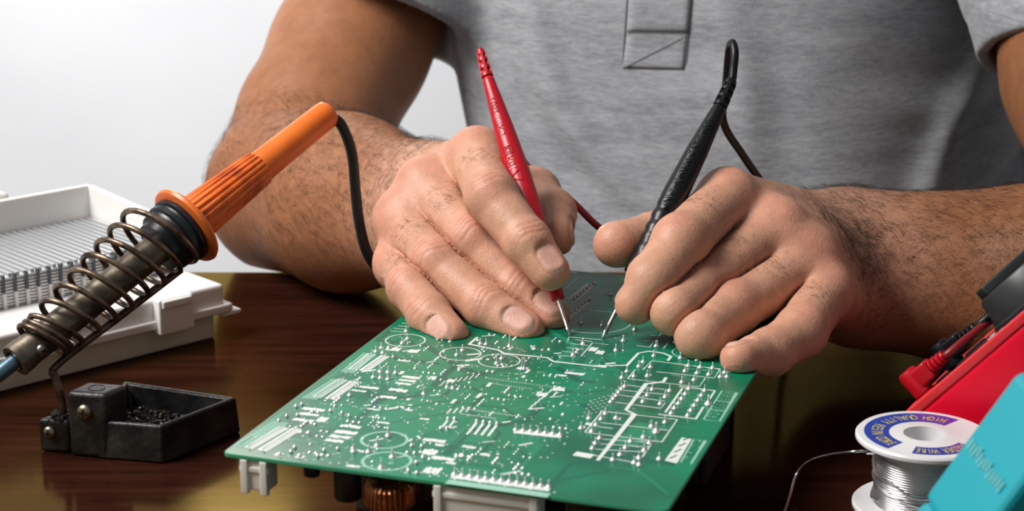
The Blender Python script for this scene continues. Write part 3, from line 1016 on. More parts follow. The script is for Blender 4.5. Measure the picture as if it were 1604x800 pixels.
for l in ([(1102, 657), (1131, 612), (1154, 615), (1127, 660), (1102, 657)], [(1112, 641), (1137, 644)], [(1121, 627), (1146, 630)], [(1066, 724), (1087, 688), (1105, 690), (1082, 727)]):
    strip(ml, l, 0.0007)
for i in range(9):
    scribble(ml, 1107 + i * 3.4, 653 - i * 4.6, 3, 0.0018)
for i in range(4): scribble(ml, 1070 + i * 6, 719 - i * 9, 2, 0.003)
quad(ms, [(1041, 721), (1060, 726), (1083.5, 687.5), (1068, 685)])
strip(ms, [(900, 710), (928, 715)], 0.0042); strip(ms, [(806, 675), (880, 683)], 0.0042); strip(ms, [(708, 745), (862, 766)], 0.0042)
strip(ml, [(700, 754), (860, 776)], 0.0040)
for i in range(4):
    strip(ms, [(733 + i * 10.5, 679 + i * 1.3), (747 + i * 10.5, 661 + i * 1.3)], 0.0011)
    strip(ms, [(700 + i * 10, 648 - i), (707 + i * 10, 640 - i)], 0.0007)
for i in range(2): strip(ms, [(689 + i * 10, 673 + i), (703 + i * 10, 656 + i)], 0.0009)
strip(ms, [(888, 502), (922, 473)], 0.0020); strip(ms, [(900, 473), (930, 447)], 0.0016); strip(ms, [(889, 470), (921, 444)], 0.0014)
strip(ms, [(885, 425), (903, 427)], 0.0022)
for u, v, l, w in ((578, 607, 34, 4), (562, 612, 26, 3), (644, 591, 32, 5), (638, 596, 30, 4), (632, 601, 28, 4), (624, 611, 32, 6), (608, 622, 28, 5), (648, 550, 18, 8), (620, 547, 16, 8),
                   (632, 565, 22, 3), (677, 592, 12, 7), (706, 596, 12, 6), (491, 641, 38, 5), (484, 649, 34, 5), (475, 658, 34, 5), (505, 657, 16, 9), (549, 668, 34, 5), (542, 677, 36, 6),
                   (533, 684, 34, 5), (524, 690, 30, 5), (680, 690, 36, 5), (689, 697, 14, 4), (673, 708, 23, 9), (694, 718, 36, 6), (706, 725, 16, 4), (677, 737, 25, 11), (819, 577, 20, 5), (875, 609, 18, 9),
                   (849, 618, 18, 8), (900, 585, 34, 5), (929, 547, 14, 9), (940, 552, 14, 9), (940, 574, 22, 4), (880, 588, 16, 4), (967, 655, 12, 5), (922, 664, 10, 5), (912, 670, 9, 6), (1015, 588, 10, 6),
                   (470, 715, 14, 5), (436, 712, 12, 5), (553, 730, 22, 4), (561, 706, 18, 4), (600, 662, 22, 3), (612, 548, 20, 3), (585, 641, 22, 3), (665, 656, 16, 3), (640, 642, 14, 3), (735, 700, 22, 4), (760, 712, 16, 4)):
    blob(ms, u, v, l, w)
for u, v in ((745, 551), (800, 545), (812, 549), (840, 547), (730, 571), (850, 565), (842, 583), (868, 600), (1050, 588), (960, 530), (985, 522), (1075, 578), (1100, 580), (1098, 628), (640, 567), (650, 572),
             (565, 640), (590, 635), (622, 632), (600, 616), (610, 610), (655, 648), (690, 645), (500, 632), (520, 640), (530, 650), (1010, 610), (1000, 622), (985, 640), (1015, 662), (1000, 690), (990, 700)):
    scribble(ms, u, v, RNG.integers(3, 6))

# small plated holes
mv = MB()
def dot(u, v, r=0.00042):
    c = PZ(u, v, BZ)
    mv.add([c + (r * math.cos(a), r * math.sin(a), EPS) for a in np.linspace(0, 2 * math.pi, 8, endpoint=False)] + [c + (0, 0, 0.0003)],
           [(i, (i + 1) % 8, 8) for i in range(8)])
for _ in range(430):
    s, t = RNG.uniform(0.004, BW - 0.050), RNG.uniform(0.004, 0.150)
    if s > 0.105 and t < 0.03: continue
    q = bw(s, t); mv_r = RNG.uniform(0.00032, 0.00055)
    mv.add([q + (mv_r * math.cos(a), mv_r * math.sin(a), EPS) for a in np.linspace(0, 2 * math.pi, 8, endpoint=False)] + [q + (0, 0, 0.0003)], [(i, (i + 1) % 8, 8) for i in range(8)])
msol = MB()
dome = [(0, 0.0011), (0.0003, 0.0010), (0.0007, 0.0006), (0.0009, 0.0002)]
for _ in range(150):       # soldered pads in twos and threes
    s, t = RNG.uniform(0.012, BW - 0.058), RNG.uniform(0.006, 0.165)
    a = RNG.integers(0, 2); n = RNG.integers(1, 4); k = RNG.uniform(0.45, 0.85)
    for i in range(n):
        q = bw(s + (i * 0.0024 if a else 0), t + (0 if a else i * 0.0024))
        msol.lathe(q, (0, 0, 1), [(h * k, w * k) for h, w in dome], 7)
tag(msol.build('soldered_pad', m_solder, board), kind='stuff')
for _ in range(60):
    s, t = RNG.uniform(0.012, BW - 0.06), RNG.uniform(0.008, 0.165)
    l = RNG.uniform(0.002, 0.006)
    flat_line(ms, [bw(s, t), bw(s + l * RNG.choice((0, 1)), t + l * RNG.choice((0.6, 1)))], RNG.uniform(0.0006, 0.0018))
for i in range(26):        # dotted rows
    dot(762 + i * 4.4, 592 + i * 0.6); dot(726 + i * 3.6, 640 + i * 0.5)
    if i < 16: dot(722 + i * 3.6, 648 + i * 0.5); dot(766 + i * 4.4, 600 + i * 0.6)
for j in range(5):
    for i in range(6):
        dot(913 + i * 7 + j * 3, 652 - j * 6 + i * 0.8 - i * 3, 0.0005)
for i in range(7):
    strip(ms, [(690 + i * 9, 604 - i * 2), (697 + i * 9, 597 - i * 2)], 0.0005); strip(ms, [(830 + i * 6, 640 - i * 5), (835 + i * 6, 634 - i * 5)], 0.0007)
for i in range(34):        # dots along the near and left edges
    dot(440 + i * 13.0, 715 + i * 1.7 - (i % 3) * 2, 0.0006)
tag(ms.build('silkscreen_print', m_silk, board, smooth=False), kind='stuff')
tag(ml.build('thin_silkscreen_print', m_silk2, board, smooth=False), kind='stuff')
tag(mpin.build('pin_row', m_solder, board), kind='stuff')
tag(mv.build('plated_hole', m_solder, board), kind='stuff')

# solder joints, each with its clipped lead
prof = [(0, 0.0013), (0.00025, 0.00118), (0.0007, 0.00072), (0.0011, 0.00042), (0.0016, 0.0003), (0.0026, 0.00028), (0.0027, 0.0001)]
j_me = [MB().lathe((0, 0, 0), (0, 0, 1), prof, 10).mesh('solder_joint'),
        MB().lathe((0, 0, 0), (0.1, 0.05, 1), [(0, 0.0013), (0.0003, 0.00115), (0.0008, 0.0007), (0.0012, 0.0004), (0.0022, 0.00024), (0.0052, 0.00022), (0.0053, 0.0001)], 10).mesh('solder_joint'),
        MB().lathe((0, 0, 0), (0, 0, 1), [(0, 0.00095), (0.0003, 0.0009), (0.0008, 0.0006), (0.0012, 0.0003), (0.0013, 0.0001)], 8).mesh('solder_joint')]
for q in j_me:
    q.materials.append(m_solder); q.polygons.foreach_set('use_smooth', np.ones(len(q.polygons), bool))
def joint(u, v, kind=0, sc=1.0):
    o = bpy.data.objects.new('solder_joint', j_me[kind]); COL.objects.link(o)
    o.parent = board; o.matrix_parent_inverse = Matrix.Translation(-Vector(board.location))
    o.location = Vector(PZ(u, v, BZ)); o.rotation_euler = (0, 0, RNG.uniform(0, 6)); o.scale = (sc, sc, sc)
def joints(x0, y0, k, pts, kind=0, sc=1.0):
    for a, b in pts: joint(x0 + a / k, y0 + b / k, kind, sc)
joints(940, 500, 4.444, [(615, 325), (592, 362), (698, 335), (676, 376), (783, 340), (757, 386), (868, 372), (838, 402), (908, 362), (884, 402), (300, 298), (270, 330), (237, 398), (188, 364), (153, 408), (165, 150), (240, 74),
    (390, 188), (375, 255), (352, 335), (330, 395), (365, 490), (330, 530), (300, 575), (485, 500), (455, 542), (420, 590), (620, 486), (595, 522), (570, 556), (548, 588), (520, 620), (497, 656),
    (730, 498), (708, 532), (683, 566), (658, 602), (634, 636), (612, 672), (570, 440), (655, 424), (560, 270), (675, 284), (172, 470), (150, 488), (130, 510), (113, 534), (93, 556), (76, 576), (112, 212), (700, 256)])
joints(940, 500, 4.444, [(755, 592)], 0, 1.5); joints(940, 500, 4.444, [(585, 240)], 1)
joints(880, 620, 4.446, [(305, 125), (275, 162), (240, 204), (210, 248), (380, 155), (720, 185), (625, 213), (570, 288), (480, 318), (445, 362), (408, 410), (357, 446), (612, 330), (575, 380), (538, 432), (505, 466), (540, 480),
    (265, 296), (235, 332), (215, 366), (680, 440), (135, 225), (190, 158)])
joints(880, 620, 4.446, [(660, 252)], 0, 1.5)
joints(720, 500, 4.445, [(258, 308), (293, 275), (145, 172), (185, 175), (790, 248), (860, 172), (20, 215)]); joints(720, 500, 4.445, [(345, 192), (430, 350), (447, 350)], 1)
joints(520, 480, 5.0, [(583, 195), (593, 255), (552, 288), (978, 382), (1023, 345), (388, 325), (445, 325), (400, 365), (345, 355), (378, 510), (440, 515), (500, 520), (325, 556), (380, 560), (440, 570), (720, 685), (140, 695)])
joints(540, 630, 5.714, [(390, 300), (290, 390), (427, 490), (328, 585), (80, 440), (215, 445)], 0, 1.15)
joints(540, 630, 5.714, [(925, 155), (985, 155), (860, 240), (915, 240), (600, 395), (560, 460), (625, 465), (690, 400), (570, 620), (645, 640), (640, 545), (700, 500)], 2)
joints(860, 410, 5.333, [(265, 512), (440, 532), (285, 682), (202, 780), (715, 565), (620, 660), (560, 742), (905, 705), (1105, 588), (1080, 628), (1050, 672), (933, 418), (512, 272)])
for i in range(13): joint(712 + i * 12.3, 743.5 + i * 1.65, 0, 1.1)
for i in range(7): joint(808 + i * 11.6, 673.5 + i * 1.25, 0, 1.0)
for i in range(7): joint(893 + i * 5, 496 - i * 4.4, 2); joint(901 + i * 5, 469 - i * 4, 2)
for i in range(4): joint(747 + i * 10.5, 661 + i * 1.3, 2)
joints(340, 560, 4.445, [(550, 345), (590, 330), (485, 412), (560, 405), (430, 445), (640, 530), (700, 690), (435, 680), (820, 345), (870, 390), (920, 410), (790, 375), (745, 650), (840, 640), (945, 640), (575, 690), (515, 660), (540, 630)], 2)

# marks across the white footprint near the right edge
mk = MB()
for i in range(4):
    strip(mk, [(1049 + i * 7.0, 718 - i * 9.5), (1060 + i * 7.0, 713 - i * 9.5)], 0.0007, 0.0001)
tag(mk.build('footprint_mark', m_trace, board, smooth=False), kind='stuff')

# components hanging under the board
def under(name, s, t, m, fn, lab=None):
    mb = MB(); fn(mb, bw(s, t, -0.0016)); o = mb.build(name, m, board)
    return o
def connector(mb, q, w, dp, h):
    mb.box(q - (0, 0, h * 0.45), BX * w / 2, BY * dp / 2, np.array((0, 0, h * 0.45)), 0.0006)
    for sx in (-1, 1):
        mb.box(q - (0, 0, h * 0.5) + BX * sx * (w / 2 - 0.0014) - BY * dp * 0.5, BX * 0.0014, BY * 0.0012, np.array((0, 0, h * 0.5)), 0.0004)
    mb.box(q - (0, 0, h * 0.28) - BY * dp * 0.5, BX * (w / 2 + 0.0006), BY * 0.0007, np.array((0, 0, 0.001)), 0.0003)
under('connector', 0.0125, 0.0050, m_white, lambda mb, q: connector(mb, q, 0.0105, 0.008, 0.013))
under('connector', 0.101, 0.0050, m_white, lambda mb, q: connector(mb, q, 0.038, 0.008, 0.0125))
def coil(mb, q):
    c = q - (0, 0, 0.0100)
    R1, h1 = 0.0062, 0.0042
    for k in range(30):
        a = 2 * math.pi * k / 30; e = np.array((math.cos(a), math.sin(a), 0)); z = np.array((0, 0, 1.0))
        loop = [c + e * (R1 + 0.0026 * x) + z * h1 * y for x, y in ((1, -.8), (1, .8), (.6, 1), (-.6, 1), (-1, .8), (-1, -.8), (-.6, -1), (.6, -1))]
        mb.tube(loop, 0.00062, 6, closed=True)
under('coil', 0.0610, 0.0105, m_copper, coil)
def cap(r, h):
    return lambda mb, q: mb.lathe(q, (0, 0, -1), [(0, r * 0.93), (0.0008, r), (0.0022, r), (0.0028, r * 0.93), (0.0034, r), (h - 0.0008, r), (h - 0.0001, r * 0.9)], 24)
hb_ = BZ - 0.0016
for s, t, r_, h in ((0.045, 0.010, 0.005, 0.014), (0.075, 0.016, 0.004, 0.012), (0.031, 0.010, 0.003, 0.007), (0.125, 0.055, 0.011, hb_ - 0.0002), (0.03, 0.07, 0.008, hb_ - 0.0002), (0.035, 0.24, 0.010, hb_ - 0.0002), (0.13, 0.23, 0.011, hb_ - 0.0002), (0.08, 0.13, 0.012, 0.035)):
    under('capacitor', s, t, m_black, cap(r_, h))
under('heat_sink', 0.148, 0.12, m_black, lambda mb, q: [mb.box(q - (0, 0, 0.014) + BX * k * 0.0028, BX * 0.0007, BY * 0.022, np.array((0, 0, 0.014))) for k in range(-3, 4)] and mb.box(q - (0, 0, 0.002), BX * 0.0092, BY * 0.022, np.array((0, 0, 0.002))))

# ================================================================== TEST PROBES
m_red = mat('red_probe_plastic', (0.52, 0.006, 0.018), 0.34, spec=0.5)
m_redcord = mat('red_cord', (0.22, 0.006, 0.012), 0.4)
m_blk = mat('black_probe_plastic', (0.006, 0.007, 0.009), 0.34, spec=0.4)
m_blkcord = mat('black_cord', (0.006, 0.007, 0.008), 0.38, spec=0.35)
m_steel = mat('nickel_tip', (0.72, 0.70, 0.67), 0.18, metal=1.0)


def wrapped_text(mb, body, size, base, ax, n, rad, t0, y0=0.0, spacing=1.0):
    vs, fs = text_mesh(body, size, 0.00032, spacing)
    yv = np.cross(n, ax); out = []
    for x, y, z in vs:
        r = rad(t0 + x); a = (y + y0) / r
        out.append(base + ax * (t0 + x) + (r + 0.00005 + z) * (math.cos(a) * n + math.sin(a) * yv))
    mb.add(out, fs)

def probe_body(root, m, tip, top, prof, nose_t, ribs=None):
    ax = nrm(top - tip); L = np.linalg.norm(top - tip)
    dense = []
    for (t0, r0), (t1, r1) in zip(prof[:-1], prof[1:]):
        k = max(1, int((t1 - t0) * L / 0.0015))
        for i in range(k):
            dense.append(((t0 + (t1 - t0) * i / k) * L, r0 + (r1 - r0) * i / k))
    dense.append((prof[-1][0] * L, prof[-1][1]))
    rp = None
    if ribs:
        a0, a1, pitch = ribs
        rp = lambda i, t, r, th: r - (0.00045 if a0 * L < t < a1 * L and (t / pitch) % 1 < 0.45 else 0)
    MB().lathe(tip, ax, dense, 32, ripple=rp).build('probe_body', m, root)
    t_n = nose_t * L
    MB().lathe(tip, ax, [(0.0, 0.00025), (0.0012, 0.00055), (0.0026, 0.00075), (0.0028, 0.0011), (0.0042, 0.0012), (0.0046, 0.00095), (t_n * 0.5, 0.00098), (t_n, 0.0011), (t_n + 0.004, 0.0011)], 18).build('metal_tip', m_steel, root)
    rad = lambda t: float(np.interp(t, [q[0] for q in dense], [q[1] for q in dense]))
    return ax, L, rad

def strain(root, m, base, ax, L, r0, r1, n=3):
    mb = MB()
    mb.lathe(base, ax, [(0, r0 * 0.62), (L, r1 * 0.70)], 20)
    st = L * 0.80 / n
    for k in range(n):
        r = r0 + (r1 - r0) * k / n; t = k * st + 0.0004
        mb.lathe(base, ax, [(t, r * 0.7), (t + 0.0002, r), (t + st * 0.42, r * 0.97), (t + st * 0.46, r * 0.7)], 20)
        for a in (0, 1):
            e = nrm(np.cross(ax, (0, 1, 0) if a else (1, 0, 0.2)))
            mb.box(base + ax * (t + st * 0.6), ax * st * 0.5, e * r * 0.94, np.cross(ax, e) * r * 0.28)
    mb.lathe(base, ax, [(L * 0.80, r1 * 0.98), (L * 0.90, r1 * 0.96), (L, r1 * 0.72)], 20)
    return mb.build('strain_relief', m, root)

# meter frame, needed for the plugs
yw = math.radians(29); MW = np.array((math.sin(yw), math.cos(yw), 0.0)); MH = np.array((math.cos(yw), -math.sin(yw), 0.0))
ML = nrm(MH * 0.665 + np.array((0, 0, 0.747))); MN = nrm(MH * -0.747 + np.array((0, 0, 0.665)))
MQ = P(1412, 655, .765)
def mt_(l, w, n): return MQ + ML * l + MW * w + MN * n

def plug(root, m, mc, l, w):
    c = mt_(l, w, 0.0012)
    MB().lathe(c, MN, [(0, 0.0040), (0.0006, 0.0047), (0.0098, 0.0047), (0.0116, 0.0040), (0.0121, 0.0028)], 28).build('plug', m, root)
    mb = MB(); mb.box(c + MN * 0.0062 + ML * 0.0045, ML * 0.0055, MW * 0.0040, MN * 0.0042, 0.0014)
    for k in range(4):
        mb.lathe(c + MN * 0.0062 + ML * (0.0102 + k * 0.0021), ML, [(0, 0.0026), (0.0003, 0.0034 - k * 0.0002), (0.0012, 0.0034 - k * 0.0002), (0.0015, 0.0026)], 18)
    mb.build('plug_collar', m, root)
    return c + MN * 0.0062 + ML * 0.0175

# ---- red
red = empty('test_probe', red_tip, 'red test probe with its lead, held in the hand beside the soldering iron', 'test probe', 'test probes')
ax, L, rad = probe_body(red, m_red, red_tip, red_top, [(0.135, .0022), (0.138, .0030), (0.20, .0034), (0.30, .0045), (0.45, .0055), (0.62, .0056), (0.80, .0046), (0.93, .0034), (0.995, .0028), (1.0, .0022)], 0.135)
strain(red, m_red, red_top, nrm(P(752, 77, .862) - red_top), np.linalg.norm(P(752, 77, .862) - red_top), 0.0029, 0.0020)
nv = nrm(CAMV - ax * np.dot(CAMV, ax)); sd = np.cross(nv, ax); nv2 = nrm(nv + sd * 0.25)
mb = MB()
wrapped_text(mb, 'CAT II 600V', 0.0040, red_tip, ax, nv2, rad, L * 0.830, 0, 1.05)
wrapped_text(mb, '10A', 0.0046, red_tip, ax, nv2, rad, L * 0.640, 0)
yv = np.cross(nv2, ax)
def on_body(base, t, y, e=0.00018):
    r = rad(t); a = y / r
    return base + ax * t + (r + e) * (math.cos(a) * nv2 + math.sin(a) * yv)
t0 = L * 0.585
tri = [(t0 - 0.0030, 0.0026), (t0 + 0.0030, 0.0), (t0 - 0.0030, -0.0026)]
tri = [(t0, 0.0028), (t0 - 0.0006, 0.0)]
def loop_on(mb, pts, rr=0.00022):
    path = []
    for i in range(len(pts)):
        a, b = np.array(pts[i]), np.array(pts[(i + 1) % len(pts)])
        for k in range(5): path.append(on_body(red_tip, *(a + (b - a) * k / 5)))
    mb.tube(path, rr, 5, closed=True)
loop_on(mb, [(t0 - 0.0028, -0.0022), (t0 + 0.0028, -0.0022), (t0, 0.0030)])
t1 = L * 0.690
loop_on(mb, [(t1 - 0.0019, -0.0019), (t1 + 0.0019, -0.0019), (t1 + 0.0019, 0.0019), (t1 - 0.0019, 0.0019)])
loop_on(mb, [(t1 - 0.0009, -0.0009), (t1 + 0.0009, -0.0009), (t1 + 0.0009, 0.0009), (t1 - 0.0009, 0.0009)])
mb.build('raised_lettering', m_red, red, smooth=False)
pe = plug(red, m_red, m_redcord, 0.0085, 0.016)
cab = spline([P(754, 84, .861), P(753, 84, .872), P(756, 100, .884), P(776, 165, .895), P(812, 240, .895), P(848, 284, .89), P(892, 312, .885), P(936, 354, .885), P(985, 386, .90), P(1060, 405, .94),
              (0.17, 0.985, 0.0025), (0.28, 0.992, 0.0020), (0.42, 0.985, 0.0020), (0.50, 0.93, 0.0020), (0.505, 0.83, 0.0020), (0.45, 0.785, 0.012), (0.375, 0.776, 0.075), mt_(0.150, 0.057, 0.030), mt_(0.110, 0.060, 0.012), mt_(0.060, 0.045, 0.006), pe - MN * 0.0004 + ML * 0.006, pe], 9)
MB().tube(cab, 0.00175, 10).build('lead_cable', m_redcord, red)

# ---- black
blk = empty('test_probe', blk_tip, 'black test probe with its lead, held in the hand nearer the multimeter', 'test probe', 'test probes')
ax, L, rad = probe_body(blk, m_blk, blk_tip, blk_top, [(0.135, .0017), (0.138, .0024), (0.25, .0030), (0.268, .0032), (0.270, .0050), (0.30, .0053), (0.315, .0048), (0.345, .0047), (0.45, .0054), (0.62, .0057), (0.80, .0050), (0.95, .0037), (1.0, .0030)], 0.135, ribs=(0.34, 0.56, 0.0022))
sr_end = P(1147, 124, .836)
strain(blk, m_blk, blk_top, nrm(sr_end - blk_top), np.linalg.norm(sr_end - blk_top), 0.0034, 0.0028, 3)
nv = nrm(CAMV - ax * np.dot(CAMV, ax)); sd = np.cross(nv, ax); nv2 = nrm(nv + sd * 0.45)
mb = MB()
wrapped_text(mb, 'CAT II 600V', 0.0042, blk_tip, ax, nv2, rad, L * 0.845, 0, 1.0)
wrapped_text(mb, 'UNI-T 4160320', 0.0042, blk_tip, ax, nv2, rad, L * 0.635, 0, 1.0)
mb.build('raised_lettering', m_blk, blk, smooth=False)
pe = plug(blk, m_blk, m_blkcord, 0.0215, 0.030)
cab = spline([P(1147, 126, .836), P(1149, 108, .837), P(1151, 82, .838), P(1147, 67, .842), P(1142, 80, .850), P(1138, 125, .857), P(1133, 190, .866), P(1165, 245, .885), P(1204, 302, .91), P(1226, 345, .94),
              (0.165, 0.972, 0.006), (0.27, 0.978, 0.0020), (0.41, 0.968, 0.0020), (0.485, 0.92, 0.0020), (0.49, 0.835, 0.0020), (0.445, 0.795, 0.012), (0.375, 0.789, 0.078), mt_(0.150, 0.068, 0.032), mt_(0.110, 0.068, 0.013), mt_(0.070, 0.056, 0.008), pe + ML * 0.008 + MW * 0.002, pe], 9)
MB().tube(cab, 0.0019, 10).build('lead_cable', m_blkcord, blk)

# ================================================================== MULTIMETER
m_meter = mat('red_meter_shell', (0.90, 0.002, 0.030), 0.38, spec=0.4)
m_rim = mat('red_soft_rim', (0.82, 0.035, 0.045), 0.45)
m_panel = mat('meter_panel', (0.020, 0.020, 0.024), 0.4)
m_knob = mat('dial_grey', (0.030, 0.034, 0.036), 0.4)
m_mark = mat('white_print', (0.8, 0.8, 0.8), 0.5)
meter = empty('multimeter', mt_(0.03, 0.04, 0) * (1, 1, 0), 'red multimeter propped at a slant behind the solder spool', 'multimeter')
TH = 0.028
body = MB().box(mt_(0.083, 0.0385, -TH / 2 - 0.0016), ML * 0.083, MW * 0.0385, MN * (TH / 2), 0.004).build('body', m_meter, meter)
mb = MB()
for w0 in (0.003, 0.074):
    mb.box(mt_(0.083, w0, -0.0012), ML * 0.083, MW * 0.0032, MN * 0.0022, 0.0010)
for l0 in (0.003, 0.163):
    mb.box(mt_(l0, 0.0385, -0.0012), ML * 0.0032, MW * 0.0385, MN * 0.0022, 0.0010)
mb.build('holster_rim', m_rim, meter)
MB().box(mt_(0.083, 0.0385, -0.0012), ML * 0.079, MW * 0.0335, MN * 0.0014).build('front_panel', m_panel, meter)
dl = mt_(0.066, 0.040, 0.0004)
MB().lathe(dl, MN, [(0, 0.0235), (0.0016, 0.0235), (0.0022, 0.0225), (0.0125, 0.0205), (0.0140, 0.0190), (0.0141, 0.010)], 48).build('dial_knob', m_knob, meter)
MB().box(dl + MN * 0.0158, nrm(ML + MW) * 0.019, nrm(ML - MW) * 0.0042, MN * 0.0022, 0.001).build('dial_grip', m_knob, meter)
mb = MB()
for k in range(24):
    a = 2 * math.pi * k / 24; e = math.cos(a) * ML + math.sin(a) * MW; f = np.cross(MN, e)
    mb.box(dl + e * 0.0275 + MN * 0.0001, e * 0.0013, f * 0.0008, MN * 0.0002)
for k in range(5):
    mb.box(mt_(0.034 + k * 0.004, 0.012 + (k % 2) * 0.006, 0.0003), ML * 0.0012, MW * 0.0016, MN * 0.0001)
tag(mb.build('dial_marking', m_mark, meter, smooth=False), kind='stuff')
MB().box(mt_(0.140, 0.0385, 0.0004), ML * 0.018, MW * 0.027, MN * 0.0006).build('display', mat('lcd', (0.20, 0.24, 0.20), 0.2), meter)
for k in range(3):
    MB().lathe(mt_(0.0085 + 0.0065 * k, 0.016 + 0.014 * k if k < 2 else 0.058, 0.0), MN, [(0, 0.0058), (0.0010, 0.0058), (0.0012, 0.0050)], 24).build('jack_ring', m_panel if k else m_red, meter)
kick = MB(); kick.box(mt_(0.135, 0.0385, -TH - 0.032), ML * 0.002, MW * 0.025, MN * 0.033)
q0 = mt_(0.128, 0.0385, -TH); q1 = q0 + MH * 0.035; q1[2] = 0.001
kick = MB().box((q0 + q1) / 2, (q1 - q0) / 2, MW * 0.025, nrm(np.cross(q1 - q0, MW)) * 0.0012).build('kickstand', m_meter, meter)

# ================================================================== SOLDER SPOOL
m_spool = mat('white_spool_plastic', (0.80, 0.80, 0.81), 0.33)
m_wire = mat('solder_wire', (0.66, 0.66, 0.67), 0.30, metal=1.0)
m_blue = mat('blue_label', (0.012, 0.045, 0.36), 0.45)
m_purple = mat('purple_label', (0.14, 0.03, 0.36), 0.45)
m_yellow = mat('yellow_print', (0.80, 0.62, 0.02), 0.5)
sc_ = PZ(1440, 796, 0.0)
spool = empty('solder_spool', sc_, 'white plastic spool of silver solder wire with a blue label', 'solder spool')
ZU = np.array((0, 0, 1.0)); SH = 0.0315; SR = 0.0265
for z0 in (0.0, SH - 0.0028):
    MB().lathe(sc_ + ZU * z0, ZU, [(0, 0.0080), (0, SR - 0.0008), (0.0008, SR), (0.0020, SR), (0.0028, SR - 0.0008), (0.0028, 0.0112), (0.0030 if z0 else 0.0028, 0.0105), (0.0030 if z0 else 0.0028, 0.0080), (0, 0.0080)], 72, caps=False).build('flange', m_spool, spool)
MB().lathe(sc_, ZU, [(0.0, 0.0080), (SH, 0.0080), (SH, 0.0098), (0.0, 0.0098), (0.0, 0.0080)], 48, caps=False).build('core', m_spool, spool)
wp = []; nt = 26
for k in range(nt * 8 + 1):
    z = 0.0028 + (SH - 0.0056) * k / (nt * 8); f = (k % 8) / 8
    wp.append((z, 0.0182 + 0.00028 * math.sin(math.pi * f)))
MB().lathe(sc_, ZU, [(0.0028, 0.0098)] + wp + [(SH - 0.0028, 0.0098)], 64, caps=False).build('wire_winding', m_wire, spool)
# label arcs, printed ring segments and lettering
def arc(mb, a0, a1, r0, r1, n=30, z=0.00005):
    vs = []
    for k in range(n + 1):
        a = math.radians(a0 + (a1 - a0) * k / n); e = np.array((math.cos(a), math.sin(a), 0))
        vs += [sc_ + e * r0 + ZU * (SH + z), sc_ + e * r1 + ZU * (SH + z)]
    mb.add(vs, [(2 * k, 2 * k + 1, 2 * k + 3, 2 * k + 2) for k in range(n)])
RI, RO = 0.0135, 0.0232
mb = MB(); arc(mb, 88, 222, RI, RO); arc(mb, 246, 292, RI + 0.0012, RO - 0.0008); lab_b = mb.build('label', m_blue, spool, smooth=False)
mb = MB(); arc(mb, 42, 88, RI, RO); arc(mb, 292, 320, RI + 0.0012, RO - 0.0008); mb.build('label', m_purple, spool, smooth=False)
mb = MB()
def ring_text(body, a0, a1, inward, size=0.0066):
    n = len(body); R0 = (RI + RO) / 2; kx = math.radians(abs(a1 - a0)) / n * R0 / (size * 0.66)
    for i, ch in enumerate(body):
        if ch == ' ': continue
        a = math.radians(a0 + (a1 - a0) * (i + 0.5) / n); e = np.array((math.cos(a), math.sin(a), 0)); tg = np.array((-e[1], e[0], 0))
        yv = -e if inward else e
        xv = np.cross(yv, ZU)
        vs, fs = text_mesh(ch, size)
        mb.add([sc_ + e * R0 + xv * x * kx + yv * y + ZU * (SH + 0.00010) for x, y, z in vs], fs)
ring_text('HIGH QUALITY RESIN CORE', 50, 219, True)
ring_text('SOLDER WIRE', 318, 248, False)
mb.build('label_lettering', m_yellow, spool, smooth=False)
lw = spline([sc_ + (-0.0150, 0.0095, SH - 0.0045), sc_ + (-0.0215, -0.004, SH - 0.0048), PZ(1338, 707, .0285), PZ(1300, 712, .022), PZ(1268, 722, .014), PZ(1248, 742, .007), PZ(1238, 775, .0025), PZ(1226, 806, .0012), PZ(1195, 850, .0012)], 10)
MB().tube(lw, 0.00050, 8).build('loose_wire', m_wire, spool)
lw = []
for k in range(46):
    a = math.radians(150 + k * 9); lw.append(sc_ + (0.0190 * math.cos(a), 0.0190 * math.sin(a), 0.0195 - 0.0145 * min(1, k / 24) + 0.001 * math.sin(k)))
MB().tube([lw[0] + np.array((-0.004, -0.001, 0.0005))] + lw, 0.00050, 8).build('crossing_wire', m_wire, spool)
lw = []
for k in range(46):
    a = math.radians(160 + k * 8); lw.append(sc_ + (0.0188 * math.cos(a), 0.0188 * math.sin(a), 0.0140 - 0.0095 * min(1, k / 20)))
MB().tube(lw, 0.00050, 8).build('crossing_wire', m_wire, spool)

# ================================================================== TEAL CASE IN THE FOREGROUND
m_teal = mat('teal_plastic', (0.002, 0.34, 0.42), 0.45)
m_teal_print = mat('pale_teal_print', (0.10, 0.46, 0.52), 0.5)
y0 = 0.512
DR = 0.585
tl = P(1588, 578, DR); x_t = tl[0]; z_t = tl[2]; sl = (x_t - P(1460, 796, DR)[0]) / (z_t - P(1460, 796, DR)[2]); y0 = tl[1] - 0.050
case = empty('tool_case', (x_t + 0.05, y0 + 0.03, 0), 'teal plastic case with sloping side, blurred at the right front', 'case')
def case_poly(z0, z1, y, ins=0.0, r=0.007):
    xl = lambda z: x_t + (z - z_t) * sl
    W2 = 0.10
    pts = [(xl(z0) + ins, y, z0), (x_t + W2 + (z_t - z0) * sl - ins, y, z0)]
    if z1 < z_t - 1e-6:
        return pts + [(x_t + W2 + (z_t - z1) * sl - ins, y, z1), (xl(z1) + ins, y, z1)]
    for k in range(6):
        a = math.radians(90 - 90 * k / 5 - (0 if k < 5 else 0)); pts.insert(2, (x_t + W2 - r + r * math.cos(a), y, z_t - r + r * math.sin(a)))
    for k in range(6):
        a = math.radians(90 + 60 * k / 5); pts.append((x_t + r * 0.6 + r * math.cos(a) * 0.9, y, z_t - r + r * math.sin(a)))
    return pts
zs = z_t - 0.044
